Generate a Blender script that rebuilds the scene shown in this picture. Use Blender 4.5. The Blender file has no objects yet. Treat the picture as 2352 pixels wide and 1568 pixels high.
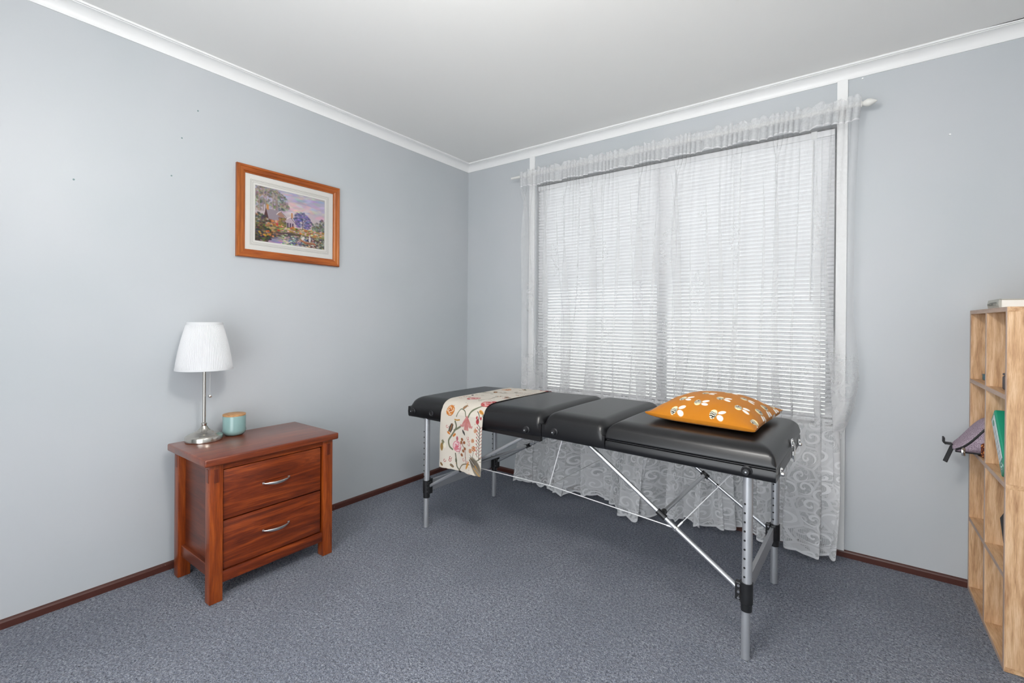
import bpy, bmesh, math, random
import numpy as np
from mathutils import Matrix, Vector
random.seed(7)
rng = np.random.default_rng(7)
S = bpy.context.scene
COL = S.collection
PI = math.pi

# ------------------------------------------------------------------ camera
F_PX, YAW, PITCH, ROLL = 1063.63, -0.63449624, -0.00224295, 0.00750847
CAM = Vector((2.5185, -2.8118, 1.1460))
cd = bpy.data.cameras.new('camera'); cam = bpy.data.objects.new('camera', cd); COL.objects.link(cam)
cd.sensor_fit = 'HORIZONTAL'; cd.sensor_width = 36.0; cd.lens = 36.0 * F_PX / 2352
cd.shift_y = -(784 - 739.535) / 2352; cd.clip_start = 0.02
fw = Vector((math.sin(YAW) * math.cos(PITCH), math.cos(YAW) * math.cos(PITCH), math.sin(PITCH)))
rt = Vector((math.cos(YAW), -math.sin(YAW), 0)); up = rt.cross(fw)
r2 = rt * math.cos(ROLL) + up * math.sin(ROLL); u2 = -rt * math.sin(ROLL) + up * math.cos(ROLL)
M = Matrix((r2, u2, -fw)).transposed().to_4x4(); M.translation = CAM
cam.matrix_world = M
S.camera = cam

# ------------------------------------------------------------------ world, light, exposure
S.view_settings.view_transform = 'Standard'; S.view_settings.look = 'None'
S.view_settings.gamma = 1.0; S.view_settings.use_curve_mapping = False
S.view_settings.exposure = 0.09
W = bpy.data.worlds.new('sky'); S.world = W; W.use_nodes = True
WORLD_STRENGTH = 4.5
bgn = W.node_tree.nodes['Background']
bgn.inputs[0].default_value = (0.93, 0.965, 1.0, 1); bgn.inputs[1].default_value = WORLD_STRENGTH
LAMP_POWER = 62.0        # ceiling lamp, emission strength of its glass dome
LAMP_COL = (1.0, 0.975, 0.94)
S.cycles.max_bounces = 5; S.cycles.diffuse_bounces = 4; S.cycles.glossy_bounces = 2; S.cycles.transmission_bounces = 4; S.cycles.transparent_max_bounces = 10
S.cycles.use_adaptive_sampling = True; S.cycles.adaptive_threshold = .07; S.cycles.use_light_tree = False

# ------------------------------------------------------------------ node helpers
class NB:
    def __init__(s, m):
        m.use_nodes = True; s.t = m.node_tree; s.t.nodes.clear()
        s.out = s.t.nodes.new('ShaderNodeOutputMaterial')
    def n(s, typ, **kw):
        nd = s.t.nodes.new(typ)
        for k, v in kw.items():
            if k.startswith('i_'):
                key = k[2:]; key = int(key) if key.isdigit() else key
                s.set(nd.inputs[key], v)
            else: setattr(nd, k, v)
        return nd
    def set(s, sock, v):
        if hasattr(v, 'is_linked') or hasattr(v, 'links'): s.t.links.new(v, sock)
        else: sock.default_value = v
    def math(s, op, a, b=None, c=None, clamp=False):
        nd = s.t.nodes.new('ShaderNodeMath'); nd.operation = op; nd.use_clamp = clamp
        s.set(nd.inputs[0], a)
        if b is not None: s.set(nd.inputs[1], b)
        if c is not None: s.set(nd.inputs[2], c)
        return nd.outputs[0]
    def mapr(s, v, a, b, c=0.0, d=1.0, smooth=True):
        nd = s.t.nodes.new('ShaderNodeMapRange')
        if smooth: nd.interpolation_type = 'SMOOTHSTEP'
        s.set(nd.inputs[0], v); s.set(nd.inputs[1], a); s.set(nd.inputs[2], b); s.set(nd.inputs[3], c); s.set(nd.inputs[4], d)
        return nd.outputs[0]
    def mix(s, f, a, b, blend='MIX'):
        nd = s.t.nodes.new('ShaderNodeMix'); nd.data_type = 'RGBA'; nd.blend_type = blend
        s.set(nd.inputs[0], f); s.set(nd.inputs[6], a); s.set(nd.inputs[7], b)
        return nd.outputs[2]
    def coord(s, which='Object', scale=(1, 1, 1), loc=(0, 0, 0), rot=(0, 0, 0)):
        tc = s.t.nodes.new('ShaderNodeTexCoord'); mp = s.t.nodes.new('ShaderNodeMapping')
        s.t.links.new(tc.outputs[which], mp.inputs[0])
        mp.inputs['Scale'].default_value = scale; mp.inputs['Location'].default_value = loc; mp.inputs['Rotation'].default_value = rot
        return mp.outputs[0]
    def noise(s, vec, scale, detail=3, rough=.5, dist=0.0):
        nd = s.t.nodes.new('ShaderNodeTexNoise'); s.t.links.new(vec, nd.inputs['Vector'])
        nd.inputs['Scale'].default_value = scale; nd.inputs['Detail'].default_value = detail
        nd.inputs['Roughness'].default_value = rough; nd.inputs['Distortion'].default_value = dist
        return nd.outputs[0]
    def ramp(s, fac, stops):
        nd = s.t.nodes.new('ShaderNodeValToRGB'); s.set(nd.inputs[0], fac)
        el = nd.color_ramp.elements
        while len(el) < len(stops): el.new(0.5)
        for e, (pos, c) in zip(el, stops): e.position = pos; e.color = (*c, 1)
        return nd.outputs[0]
    def bump(s, h, strength=.3, dist=.01):
        nd = s.t.nodes.new('ShaderNodeBump'); s.set(nd.inputs['Height'], h)
        nd.inputs['Strength'].default_value = strength; nd.inputs['Distance'].default_value = dist
        return nd.outputs[0]
    def principled(s, col, rough=.5, metal=0.0, spec=.5, normal=None, coat=0.0, **kw):
        nd = s.t.nodes.new('ShaderNodeBsdfPrincipled')
        s.set(nd.inputs['Base Color'], (*col, 1) if isinstance(col, tuple) and len(col) == 3 else col)
        s.set(nd.inputs['Roughness'], rough); s.set(nd.inputs['Metallic'], metal)
        nd.inputs['Specular IOR Level'].default_value = spec; nd.inputs['Coat Weight'].default_value = coat
        if normal is not None: s.set(nd.inputs['Normal'], normal)
        for k, v in kw.items(): s.set(nd.inputs[k.replace('_', ' ')], v)
        s.t.links.new(nd.outputs[0], s.out.inputs[0])
        return nd
def srgb(r, g, b):
    f = lambda c: (c / 255 / 12.92) if c <= 10 else ((c / 255 + .055) / 1.055) ** 2.4
    return (f(r), f(g), f(b))
MATS = {}
def mat(name):
    m = bpy.data.materials.new(name); MATS[name] = m; return m, NB(m)
def simple(name, col, rough=.5, metal=0.0, spec=.5, bump=0.0, bscale=200, var=0.0, vscale=8):
    m, b = mat(name); nrm = None; c = (*col, 1)
    if var:
        v = b.noise(b.coord(), vscale, 4)
        c = b.mix(v, tuple(x * (1 - var) for x in col) + (1,), tuple(min(1, x * (1 + var)) for x in col) + (1,))
    if bump: nrm = b.bump(b.noise(b.coord(), bscale, 2), bump, .001)
    b.principled(c, rough, metal, spec, nrm); return m

# ------------------------------------------------------------------ materials
# painted walls, cool pale grey with faint roller marks and a few scuffs
m, b = mat('wall_paint')
v = b.noise(b.coord(), 1.3, 2, .55); sc = b.noise(b.coord(scale=(1, 1, 4)), 3.2, 4, .7)
c = b.mix(b.mapr(v, .3, .7), (*srgb(186, 191, 194), 1), (*srgb(192, 195, 198), 1))
c = b.mix(b.mapr(sc, .66, .78, 0, .12), c, (*srgb(166, 170, 172), 1))
b.principled(c, .42, 0, .35)
m, b = mat('ceiling_paint')
c = b.mix(b.noise(b.coord(), 1.0, 3), (*srgb(240, 239, 236), 1), (*srgb(243, 242, 239), 1))
b.principled(c, .75, 0, .2)
simple('trim_white', srgb(238, 238, 237), .38, 0, .4, var=.02)
# dark brown skirting with chipped paint
m, b = mat('skirting_brown')
ch = b.noise(b.coord(scale=(14, 14, 60)), 2.4, 5, .65)
c = b.mix(b.mapr(ch, .68, .72), (*srgb(78, 42, 34), 1), (*srgb(190, 170, 160), 1))
b.principled(c, .38, 0, .5, b.bump(b.noise(b.coord(), 60, 3), .1, .002))
# blue grey cut pile carpet
m, b = mat('carpet')
co = b.coord()
v1 = b.t.nodes.new('ShaderNodeTexVoronoi'); b.t.links.new(co, v1.inputs['Vector']); v1.inputs['Scale'].default_value = 190
fine = b.noise(co, 180, 2, .8); mid = b.noise(co, 95, 3, .75); big = b.noise(co, 3.2, 1, .5); hue = b.noise(co, 30, 1)
tuft = b.math('ADD', b.math('MULTIPLY', fine, .5), b.math('MULTIPLY', mid, .5))
c = b.ramp(tuft, [(.36, srgb(44, 48, 60)), (.45, srgb(108, 113, 127)), (.54, srgb(144, 149, 161)), (.66, srgb(196, 200, 208))])
c = b.mix(b.mapr(hue, .45, .7, 0, .25), c, (*srgb(116, 116, 126), 1))
c = b.mix(b.mapr(big, .35, .65, .0, .22), c, (*srgb(96, 103, 118), 1))
h = b.math('ADD', tuft, b.math('MULTIPLY', v1.outputs['Distance'], -.6))
b.principled(c, .95, 0, .1, b.bump(h, .9, .014), Sheen_Weight=.15)
# wood
def wood(name, axis, dark, mid_, light, rough=.3, spec=.5, dist=1.2, sc=1.0, coat=0.0, bump=.08):
    m, b = mat(name)
    sv = [9 * sc, 9 * sc, 9 * sc]; sv['xyz'.index(axis)] = .9 * sc
    co = b.coord(scale=tuple(sv))
    n1 = b.noise(co, 2.2, 6, .62, dist); sv2 = [60 * sc] * 3; sv2['xyz'.index(axis)] = 3 * sc
    n2 = b.noise(b.coord(scale=tuple(sv2)), 3, 3, .6)
    t = b.math('ADD', b.math('MULTIPLY', n1, .72), b.math('MULTIPLY', n2, .28))
    c = b.ramp(t, [(.32, dark), (.5, mid_), (.66, light)])
    b.principled(c, rough, 0, spec, b.bump(n2, bump, .001), coat=coat, Coat_Roughness=.25); return m
wood('redwood_y', 'y', srgb(64, 22, 9), srgb(112, 44, 15), srgb(156, 72, 25), .3, .5, 1.6, 1.2)
wood('redwood_z', 'z', srgb(84, 30, 11), srgb(134, 58, 18), srgb(172, 84, 28), .3, .5, .8, 1.5)
wood('redwood_x', 'x', srgb(62, 24, 14), srgb(94, 42, 24), srgb(128, 62, 34), .32, .5, .6)
wood('redwood_top', 'y', srgb(86, 32, 14), srgb(118, 50, 20), srgb(146, 70, 30), .3, .5, .5, coat=.5)
wood('redwood_peg', 'z', srgb(70, 26, 12), srgb(110, 46, 22), srgb(140, 66, 32), .3)
wood('oak_z', 'z', srgb(160, 118, 84), srgb(208, 168, 128), srgb(232, 200, 164), .45, .35, .3, 3.2)
wood('oak_y', 'y', srgb(160, 118, 84), srgb(202, 162, 122), srgb(224, 190, 152), .45, .35, .3, 3.0)
wood('oak_edge', 'y', srgb(160, 134, 118), srgb(186, 160, 142), srgb(200, 176, 158), .5, .3, .2, 1.6)
wood('oak_edge_z', 'z', srgb(160, 134, 118), srgb(186, 160, 142), srgb(200, 176, 158), .5, .3, .2, 1.6)
wood('frame_y', 'y', srgb(118, 54, 16), srgb(158, 80, 28), srgb(182, 102, 42), .35, .45, .5, 1.5)
wood('frame_z', 'z', srgb(126, 62, 20), srgb(168, 92, 36), srgb(190, 114, 50), .35, .45, .5, 1.5)
wood('lid_wood', 'x', srgb(160, 112, 70), srgb(192, 146, 100), srgb(208, 166, 120), .5, .3, .3, 3)
# black vinyl of the couch: fine grain and soft wrinkles
m, b = mat('black_vinyl')
g = b.noise(b.coord(), 420, 2); wr = b.noise(b.coord(scale=(1, 1, 2)), 6, 4)
h = b.math('ADD', b.math('MULTIPLY', g, .10), b.math('MULTIPLY', wr, .0))
c = b.mix(b.mapr(b.noise(b.coord(), 5, 5), .55, .75, 0, 1), (.0065, .0065, .0075, 1), (.011, .011, .012, 1))
b.principled(c, .31, 0, .5, b.bump(h, .22, .004))
simple('black_plastic', (.012, .012, .013), .34, 0, .5)
simple('black_rubber', (.014, .014, .016), .5, 0, .45)
m, b = mat('anodised_tube')
b.principled((.52, .53, .55, 1), b.mapr(b.noise(b.coord(scale=(30, 30, 1)), 4, 3), .3, .7, .36, .46), .7, .5)
simple('polished_tube', (.62, .63, .65), .3, .85)
simple('chrome', (.82, .81, .79), .12, 1.0)
simple('plate_metal', (.50, .51, .53), .45, .7)
simple('steel_cable', (.72, .72, .72), .4, .4)
simple('hole_dark', (.01, .01, .01), .8)
m, b = mat('brushed_nickel')
b.principled((.56, .53, .48, 1), b.mapr(b.noise(b.coord(scale=(1, 1, 60)), 12, 3), .3, .7, .16, .28), 1.0, .5)
simple('handle_steel', (.62, .62, .61), .3, 1.0)
# pleated lampshade
m, b = mat('shade_fabric')
d = b.n('ShaderNodeBsdfDiffuse', i_0=(.90, .90, .91, 1)); t = b.n('ShaderNodeBsdfTranslucent', i_0=(.9, .9, .9, 1))
mx = b.n('ShaderNodeMixShader', i_0=.35); b.t.links.new(d.outputs[0], mx.inputs[1]); b.t.links.new(t.outputs[0], mx.inputs[2]); b.t.links.new(mx.outputs[0], b.out.inputs[0])
simple('jar_glaze', srgb(134, 166, 164), .13, 0, .6, var=.06, vscale=20)
simple('mat_board', srgb(233, 231, 226), .8, 0, .2, var=.015)
simple('mat_line', srgb(168, 165, 158), .8)
simple('blind_white', (.86, .86, .87), .4, 0, .4)
simple('cord_white', (.78, .78, .78), .7)
simple('window_frame_dark', (.035, .033, .032), .45, .3)
simple('rod_white', srgb(226, 225, 220), .35)
simple('render_pale', (.74, .73, .70), .9, var=.05)
simple('added_fence_cream', (.66, .64, .58), .85, var=.08)
simple('paving', (.70, .69, .66), .9, var=.12, vscale=3)
simple('soffit_white', (.62, .62, .6), .8)
simple('binder_green', srgb(24, 140, 108), .35, 0, .5)
simple('label_paper', srgb(206, 212, 214), .7)
simple('label_ink', srgb(120, 140, 140), .7)
simple('logo_green', srgb(110, 160, 140), .6)
simple('page_white', srgb(244, 242, 236), .8, var=.02, vscale=60)
simple('book_grey', srgb(176, 176, 168), .6, var=.04)
simple('book_print', srgb(116, 118, 112), .7)
simple('navy_cover', srgb(34, 34, 52), .5)
simple('teal_cover', srgb(70, 110, 120), .5)
simple('strap_black', (.012, .012, .013), .6)
# bag fabric: mauve marle weave
m, b = mat('mauve_weave')
sp = b.noise(b.coord(), 420, 2, .8)
c = b.ramp(sp, [(.36, srgb(96, 80, 92)), (.5, srgb(160, 142, 156)), (.66, srgb(198, 184, 194))])
b.principled(c, .9, 0, .15, b.bump(sp, .4, .002))
m, b = mat('orange_print')
v1 = b.t.nodes.new('ShaderNodeTexVoronoi'); b.t.links.new(b.coord(), v1.inputs['Vector']); v1.inputs['Scale'].default_value = 90; v1.feature = 'DISTANCE_TO_EDGE'
b.principled(b.ramp(v1.outputs['Distance'], [(.05, srgb(60, 24, 14)), (.16, srgb(150, 70, 34)), (.3, srgb(206, 140, 70))]), .9)
# ceiling lamp dome
m, b = mat('lamp_glass')
e = b.n('ShaderNodeEmission', i_0=(*LAMP_COL, 1), i_1=LAMP_POWER); b.t.links.new(e.outputs[0], b.out.inputs[0])
# window glass
m, b = mat('window_glass')
tr = b.n('ShaderNodeBsdfTransparent', i_0=(.95, .97, .97, 1)); gl = b.n('ShaderNodeBsdfGlossy', i_1=.02)
fr = b.n('ShaderNodeFresnel', i_0=1.45); mx = b.n('ShaderNodeMixShader')
b.t.links.new(fr.outputs[0], mx.inputs[0]); b.t.links.new(tr.outputs[0], mx.inputs[1]); b.t.links.new(gl.outputs[0], mx.inputs[2]); b.t.links.new(mx.outputs[0], b.out.inputs[0])
m, b = mat('picture_glass')
tr = b.n('ShaderNodeBsdfTransparent'); gl = b.n('ShaderNodeBsdfGlossy', i_1=.04)
fr = b.n('ShaderNodeFresnel', i_0=1.3); mx = b.n('ShaderNodeMixShader')
b.t.links.new(fr.outputs[0], mx.inputs[0]); b.t.links.new(tr.outputs[0], mx.inputs[1]); b.t.links.new(gl.outputs[0], mx.inputs[2]); b.t.links.new(mx.outputs[0], b.out.inputs[0])
# printed surfaces: colour attribute
def printed(name, rough, weave=0.0, spec=.2, coat=0):
    m, b = mat(name); a = b.n('ShaderNodeVertexColor', layer_name='print')
    nrm = b.bump(b.noise(b.coord(), 600, 2), weave, .001) if weave else None
    b.principled(a.outputs[0], rough, 0, spec, nrm, coat=coat, Sheen_Weight=.1 if weave else 0)
printed('painting_print', .55); printed('runner_print', .9, .3); printed('pillow_print', .85, .3)

# white lace: net ground, scroll motifs that thicken towards the hem
m, b = mat('lace')
uvn = b.n('ShaderNodeUVMap', uv_map='cloth'); sep = b.n('ShaderNodeSeparateXYZ'); b.t.links.new(uvn.outputs[0], sep.inputs[0])
U, V = sep.outputs[0], sep.outputs[1]
def scaled(sx, sy, ox=0, oy=0):
    cmb = b.n('ShaderNodeCombineXYZ')
    b.set(cmb.inputs[0], b.math('MULTIPLY_ADD', U, sx, ox)); b.set(cmb.inputs[1], b.math('MULTIPLY_ADD', V, sy, oy)); return cmb.outputs[0]
def voro(vec, feature='F1', rnd=1.0):
    nd = b.n('ShaderNodeTexVoronoi', voronoi_dimensions='2D', feature=feature); b.t.links.new(vec, nd.inputs['Vector'])
    nd.inputs['Scale'].default_value = 1.0; nd.inputs['Randomness'].default_value = rnd; return nd
def spiral(sc_, k, wdt, rmax, rnd, ox=0):
    vec = scaled(sc_, sc_, ox, ox * .7); vo = voro(vec, 'F1', rnd)
    df = b.n('ShaderNodeVectorMath', operation='SUBTRACT'); b.t.links.new(vec, df.inputs[0]); b.t.links.new(vo.outputs['Position'], df.inputs[1])
    s2 = b.n('ShaderNodeSeparateXYZ'); b.t.links.new(df.outputs[0], s2.inputs[0])
    r = vo.outputs['Distance']; th = b.math('ARCTAN2', s2.outputs[1], s2.outputs[0])
    sg = b.n('ShaderNodeSeparateColor'); b.t.links.new(vo.outputs['Color'], sg.inputs[0])
    sign = b.math('MULTIPLY_ADD', b.math('GREATER_THAN', sg.outputs[0], .5), 2, -1)
    q = b.math('FRACT', b.math('ADD', b.math('ADD', b.math('MULTIPLY', b.math('MULTIPLY', th, sign), 1 / (2 * PI)), b.math('MULTIPLY', r, k)), sg.outputs[1]))
    band = b.mapr(b.math('ABSOLUTE', b.math('SUBTRACT', q, .5)), wdt, wdt + .06, 1, 0)
    return b.math('MULTIPLY', band, b.mapr(r, rmax, rmax + .06, 1, 0)), r, sg
sp1, rr1, cellc = spiral(13.0, 2.6, .15, .44, .85)
sp2, rr2, _ = spiral(23.0, 2.2, .16, .40, .9, 3.3)
ring = b.mapr(b.math('ABSOLUTE', b.math('SUBTRACT', rr1, .53)), .03, .06, 1, 0)
edge = b.mapr(voro(scaled(13, 13), 'DISTANCE_TO_EDGE', .85).outputs['Distance'], .05, .075, 1, 0)
leafv = voro(scaled(30, 17, .3, 5.1)); leaf = b.mapr(leafv.outputs['Distance'], .26, .34, 1, 0)
mot = b.math('MAXIMUM', b.math('MAXIMUM', sp1, b.math('MULTIPLY', sp2, .8)), b.math('MAXIMUM', b.math('MULTIPLY', edge, .85), b.math('MAXIMUM', b.math('MULTIPLY', ring, .7), b.math('MULTIPLY', leaf, .45))))
lown = b.noise(uvn.outputs[0], 3.0, 2)
hz = b.math('MULTIPLY_ADD', lown, .5, V)            # wandering upper limit of the lace border
dens = b.mapr(hz, .72, 1.3, 1, 0)
fx = b.math('SUBTRACT', b.math('FRACT', b.math('MULTIPLY', U, 3.1)), .5)
fz = b.math('SUBTRACT', b.math('FRACT', b.math('MULTIPLY_ADD', V, 1.9, b.math('MULTIPLY', b.math('FLOOR', b.math('MULTIPLY', U, 3.1)), .5))), .5)
ell = b.math('ADD', b.math('POWER', b.math('MULTIPLY', fx, 6.5), 2), b.math('POWER', b.math('MULTIPLY', fz, 3.4), 2))
sprig = b.math('MULTIPLY', b.mapr(ell, .5, 1.0, 1, 0), b.math('MAXIMUM', b.math('MULTIPLY', sp2, 1), b.math('MULTIPLY', b.mapr(leafv.outputs['Distance'], .28, .36, 1, 0), .7)))
sprig = b.math('MULTIPLY', sprig, b.mapr(V, 1.75, 1.8, 1, 0))
net = b.mapr(b.noise(uvn.outputs[0], 90, 2), .3, .7, .21, .28)
fin = b.n('ShaderNodeSeparateColor'); b.t.links.new(leafv.outputs['Color'], fin.inputs[0])
hatch = b.mapr(b.math('MULTIPLY', b.math('SINE', b.math('MULTIPLY', b.math('ADD', U, V), 2 * PI / .0075)), b.math('SINE', b.math('MULTIPLY', b.math('SUBTRACT', U, V), 2 * PI / .0075))), -.15, .15, .30, .72)
ishatch = b.math('MAXIMUM', b.math('GREATER_THAN', cellc.outputs[2], .52), b.math('GREATER_THAN', fin.outputs[0], .72))
grd = b.math('ADD', b.math('MULTIPLY', ishatch, hatch), b.math('MULTIPLY', b.math('SUBTRACT', 1, ishatch), .74))
net = b.math('ADD', b.math('MULTIPLY', net, b.math('SUBTRACT', 1, dens)), b.math('MULTIPLY', grd, dens))
wav = b.math('MULTIPLY_ADD', b.math('SINE', b.math('MULTIPLY', U, 21)), .006, 2.103)
hd = b.math('SUBTRACT', V, wav)
head = b.math('MAXIMUM', b.mapr(hd, -.001, .001, 0, .30), b.mapr(b.math('ABSOLUTE', b.math('SUBTRACT', hd, .003)), .003, .005, .5, 0))
alpha = b.math('MAXIMUM', b.math('MAXIMUM', b.math('MULTIPLY', b.math('MULTIPLY', mot, dens), .95), b.math('MULTIPLY', sprig, .42)), b.math('ADD', net, head))
scal = b.math('MULTIPLY_ADD', b.math('ABSOLUTE', b.math('SINE', b.math('MULTIPLY', U, PI / .075))), -.018, .026)
hemv = b.math('SUBTRACT', V, scal)
border = b.mapr(b.math('ABSOLUTE', b.math('SUBTRACT', hemv, .006)), .006, .009, .95, 0)
alpha = b.math('MAXIMUM', alpha, border)
alpha = b.math('MULTIPLY', alpha, b.math('GREATER_THAN', hemv, 0.0), clamp=True)
tr = b.n('ShaderNodeBsdfTransparent')
d = b.n('ShaderNodeBsdfDiffuse', i_0=(.74, .74, .745, 1)); t = b.n('ShaderNodeBsdfTranslucent', i_0=(.74, .74, .745, 1))
m1 = b.n('ShaderNodeMixShader', i_0=.08); b.t.links.new(d.outputs[0], m1.inputs[1]); b.t.links.new(t.outputs[0], m1.inputs[2])
m2 = b.n('ShaderNodeMixShader'); b.set(m2.inputs[0], alpha); b.t.links.new(tr.outputs[0], m2.inputs[1]); b.t.links.new(m1.outputs[0], m2.inputs[2]); b.t.links.new(m2.outputs[0], b.out.inputs[0])

# ------------------------------------------------------------------ geometry helpers: (verts, faces)
def join(*gs):
    V, F = [], []
    for v, f in gs:
        o = len(V); V += [tuple(x) for x in v]; F += [tuple(i + o for i in q) for q in f]
    return V, F
def box(x0, y0, z0, x1, y1, z1, bev=0.0, seg=2):
    bm = bmesh.new(); r = bmesh.ops.create_cube(bm, size=1)
    for v in bm.verts: v.co = Vector(((x0 + x1) / 2 + v.co.x * (x1 - x0), (y0 + y1) / 2 + v.co.y * (y1 - y0), (z0 + z1) / 2 + v.co.z * (z1 - z0)))
    if bev: bmesh.ops.bevel(bm, geom=list(bm.edges), offset=bev, segments=seg, profile=.5, affect='EDGES')
    bm.verts.index_update()
    V = [tuple(v.co) for v in bm.verts]; F = [tuple(v.index for v in f.verts) for f in bm.faces]; bm.free()
    return V, F
def path(pts, r, seg=12, cap=True, closed=False):
    pts = [Vector(q) for q in pts]; n = len(pts); V, F = [], []
    rs = r if isinstance(r, (list, tuple)) else [r] * n
    ref = None
    for i, q in enumerate(pts):
        a = pts[(i - 1) % n] if (i or closed) else q; c = pts[(i + 1) % n] if (i < n - 1 or closed) else q
        d = (c - a).normalized()
        if ref is None: ref = d.orthogonal().normalized()
        ref = (ref - d * ref.dot(d)).normalized(); e = d.cross(ref)
        for k in range(seg):
            t = 2 * PI * k / seg; V.append(tuple(q + (ref * math.cos(t) + e * math.sin(t)) * rs[i]))
    for i in range(n if closed else n - 1):
        j = (i + 1) % n
        for k in range(seg): F.append((i * seg + k, i * seg + (k + 1) % seg, j * seg + (k + 1) % seg, j * seg + k))
    if cap and not closed:
        F.append(tuple(range(seg))[::-1]); F.append(tuple((n - 1) * seg + k for k in range(seg)))
    return V, F
def lathe(prof, seg=32, c=(0, 0, 0), axis='z', cap=True):
    V, F = [], []
    for r, z in prof:
        for k in range(seg):
            t = 2 * PI * k / seg; x, y = r * math.cos(t), r * math.sin(t)
            q = (x, y, z) if axis == 'z' else (x, z, y) if axis == 'y' else (z, x, y)
            V.append((q[0] + c[0], q[1] + c[1], q[2] + c[2]))
    for i in range(len(prof) - 1):
        for k in range(seg): F.append((i * seg + k, i * seg + (k + 1) % seg, (i + 1) * seg + (k + 1) % seg, (i + 1) * seg + k))
    if cap:
        F.append(tuple(range(seg))[::-1]); F.append(tuple((len(prof) - 1) * seg + k for k in range(seg)))
    return V, F
def grid(nu, nv, fn, wrap=False):
    V = [fn(i / (nu - 1), j / (nv - 1)) for j in range(nv) for i in range(nu)]
    F = [(j * nu + i, j * nu + i + 1, (j + 1) * nu + i + 1, (j + 1) * nu + i) for j in range(nv - 1) for i in range(nu - 1)]
    return V, F
def extrude_poly(poly, axis, a, b_):
    # poly: list of 2D points, extruded along axis from a to b_
    n = len(poly); V = []
    for t in (a, b_):
        for q in poly:
            V.append((t, q[0], q[1]) if axis == 'x' else (q[0], t, q[1]) if axis == 'y' else (q[0], q[1], t))
    F = [tuple(range(n))[::-1], tuple(range(n, 2 * n))] + [(i, (i + 1) % n, n + (i + 1) % n, n + i) for i in range(n)]
    return V, F
def fixn(me):
    bm = bmesh.new(); bm.from_mesh(me); bmesh.ops.recalc_face_normals(bm, faces=bm.faces); bm.to_mesh(me); bm.free()
def mesh(name, g, m, smooth=False, fix=True, angle=None):
    me = bpy.data.meshes.new(name); me.from_pydata(g[0], [], g[1]); me.update()
    if fix: fixn(me)
    if m: me.materials.append(MATS[m])
    if smooth:
        me.polygons.foreach_set('use_smooth', [True] * len(me.polygons))
        if angle: me.set_sharp_from_angle(angle=angle)
    return me
def obj(name, g, m, parent=None, smooth=False, fix=True, angle=None, label=None):
    me = g if isinstance(g, bpy.types.Mesh) else mesh(name, g, m, smooth, fix, angle)
    o = bpy.data.objects.new(name, me); COL.objects.link(o)
    if parent: o.parent = parent
    if label: o['label'] = label
    return o
SM = dict(smooth=True, angle=.7)
def struct(name, g, m, parent=None, label=None, **kw):
    o = obj(name, g, m, parent, **kw)
    if not parent: o['kind'] = 'structure'
    if label: o['label'] = label
    return o
def tag(o, label, cat, group=None):
    o['label'] = label; o['category'] = cat
    if group: o['group'] = group
    return o
def thing(name, label, cat, loc, rz=0, group=None):
    o = bpy.data.objects.new(name, None); COL.objects.link(o); o.empty_display_size = .05
    o.location = loc; o.rotation_euler = (0, 0, rz); return tag(o, label, cat, group)

# ------------------------------------------------------------------ the room
RX, NY, H = 3.25, -3.45, 2.40          # right wall, near wall, ceiling
T = .12
struct('floor', box(-T, NY - T, -.06, RX + T, T, 0), 'carpet', label='blue grey cut pile carpet')
struct('ceiling', box(-T, NY - T, H, RX + T, T, H + .06), 'ceiling_paint', label='plain white painted ceiling')
wl = struct('wall_left', box(-T, NY, 0, 0, 0, H), 'wall_paint', label='pale blue grey wall with the framed picture')
WX0, WX1, WZ0, WZ1 = .662, 2.452, .62, 2.14
wf = struct('wall_far', join(box(-T, 0, 0, WX0, T, H), box(WX1, 0, 0, RX + T, T, H), box(WX0, 0, WZ1, WX1, T, H), box(WX0, 0, 0, WX1, T, WZ0)), 'wall_paint', label='pale blue grey wall around the window')
struct('wall_right', box(RX, NY, 0, RX + T, 0, H), 'wall_paint')
DX0, DX1, DZ = 1.0, 2.8, 2.1            # opening added behind the camera, sized to let in sky fill
struct('wall_near', join(box(-T, NY - T, 0, DX0, NY, H), box(DX1, NY - T, 0, RX + T, NY, H), box(DX0, NY - T, DZ, DX1, NY, H)), 'wall_paint')
# cove cornice
def cove(n=9):
    pr = [(0, 2.343), (.004, 2.343)]
    for i in range(n + 1):
        a = i / n * PI / 2
        pr.append((.004 + .042 * (1 - math.cos(a)), 2.346 + .043 * math.sin(a)))
    return pr + [(.046, 2.3915), (.054, 2.3915), (.054, 2.40), (0, 2.40)]
cv = cove(); n = len(cv)
def sweep(ends):
    V = []
    for f in ends: V += [f(d, z) for d, z in cv]
    return V, [(i, (i + 1) % n, n + (i + 1) % n, n + i) for i in range(n)] + [tuple(range(n)), tuple(range(n, 2 * n))]
struct('trim_1', sweep([lambda d, z: (d, NY, z), lambda d, z: (d, -d, z)]), 'trim_white', smooth=True, angle=.6, label='white cove cornice along the left wall')
struct('trim_2', sweep([lambda d, z: (d, -d, z), lambda d, z: (RX - d, -d, z)]), 'trim_white', smooth=True, angle=.6, label='white cove cornice above the window')
struct('trim_3', sweep([lambda d, z: (RX - d, -d, z), lambda d, z: (RX - d, NY, z)]), 'trim_white', smooth=True, angle=.6)
cor = bpy.data.objects['trim_2']
obj('cornice_patch', sweep([lambda d, z: (2.700, -d - .0012 if d else 0, z - .0006), lambda d, z: (2.775, -d - .0012 if d else 0, z - .0006)]), 'trim_white', cor, smooth=True, angle=.6)
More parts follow.
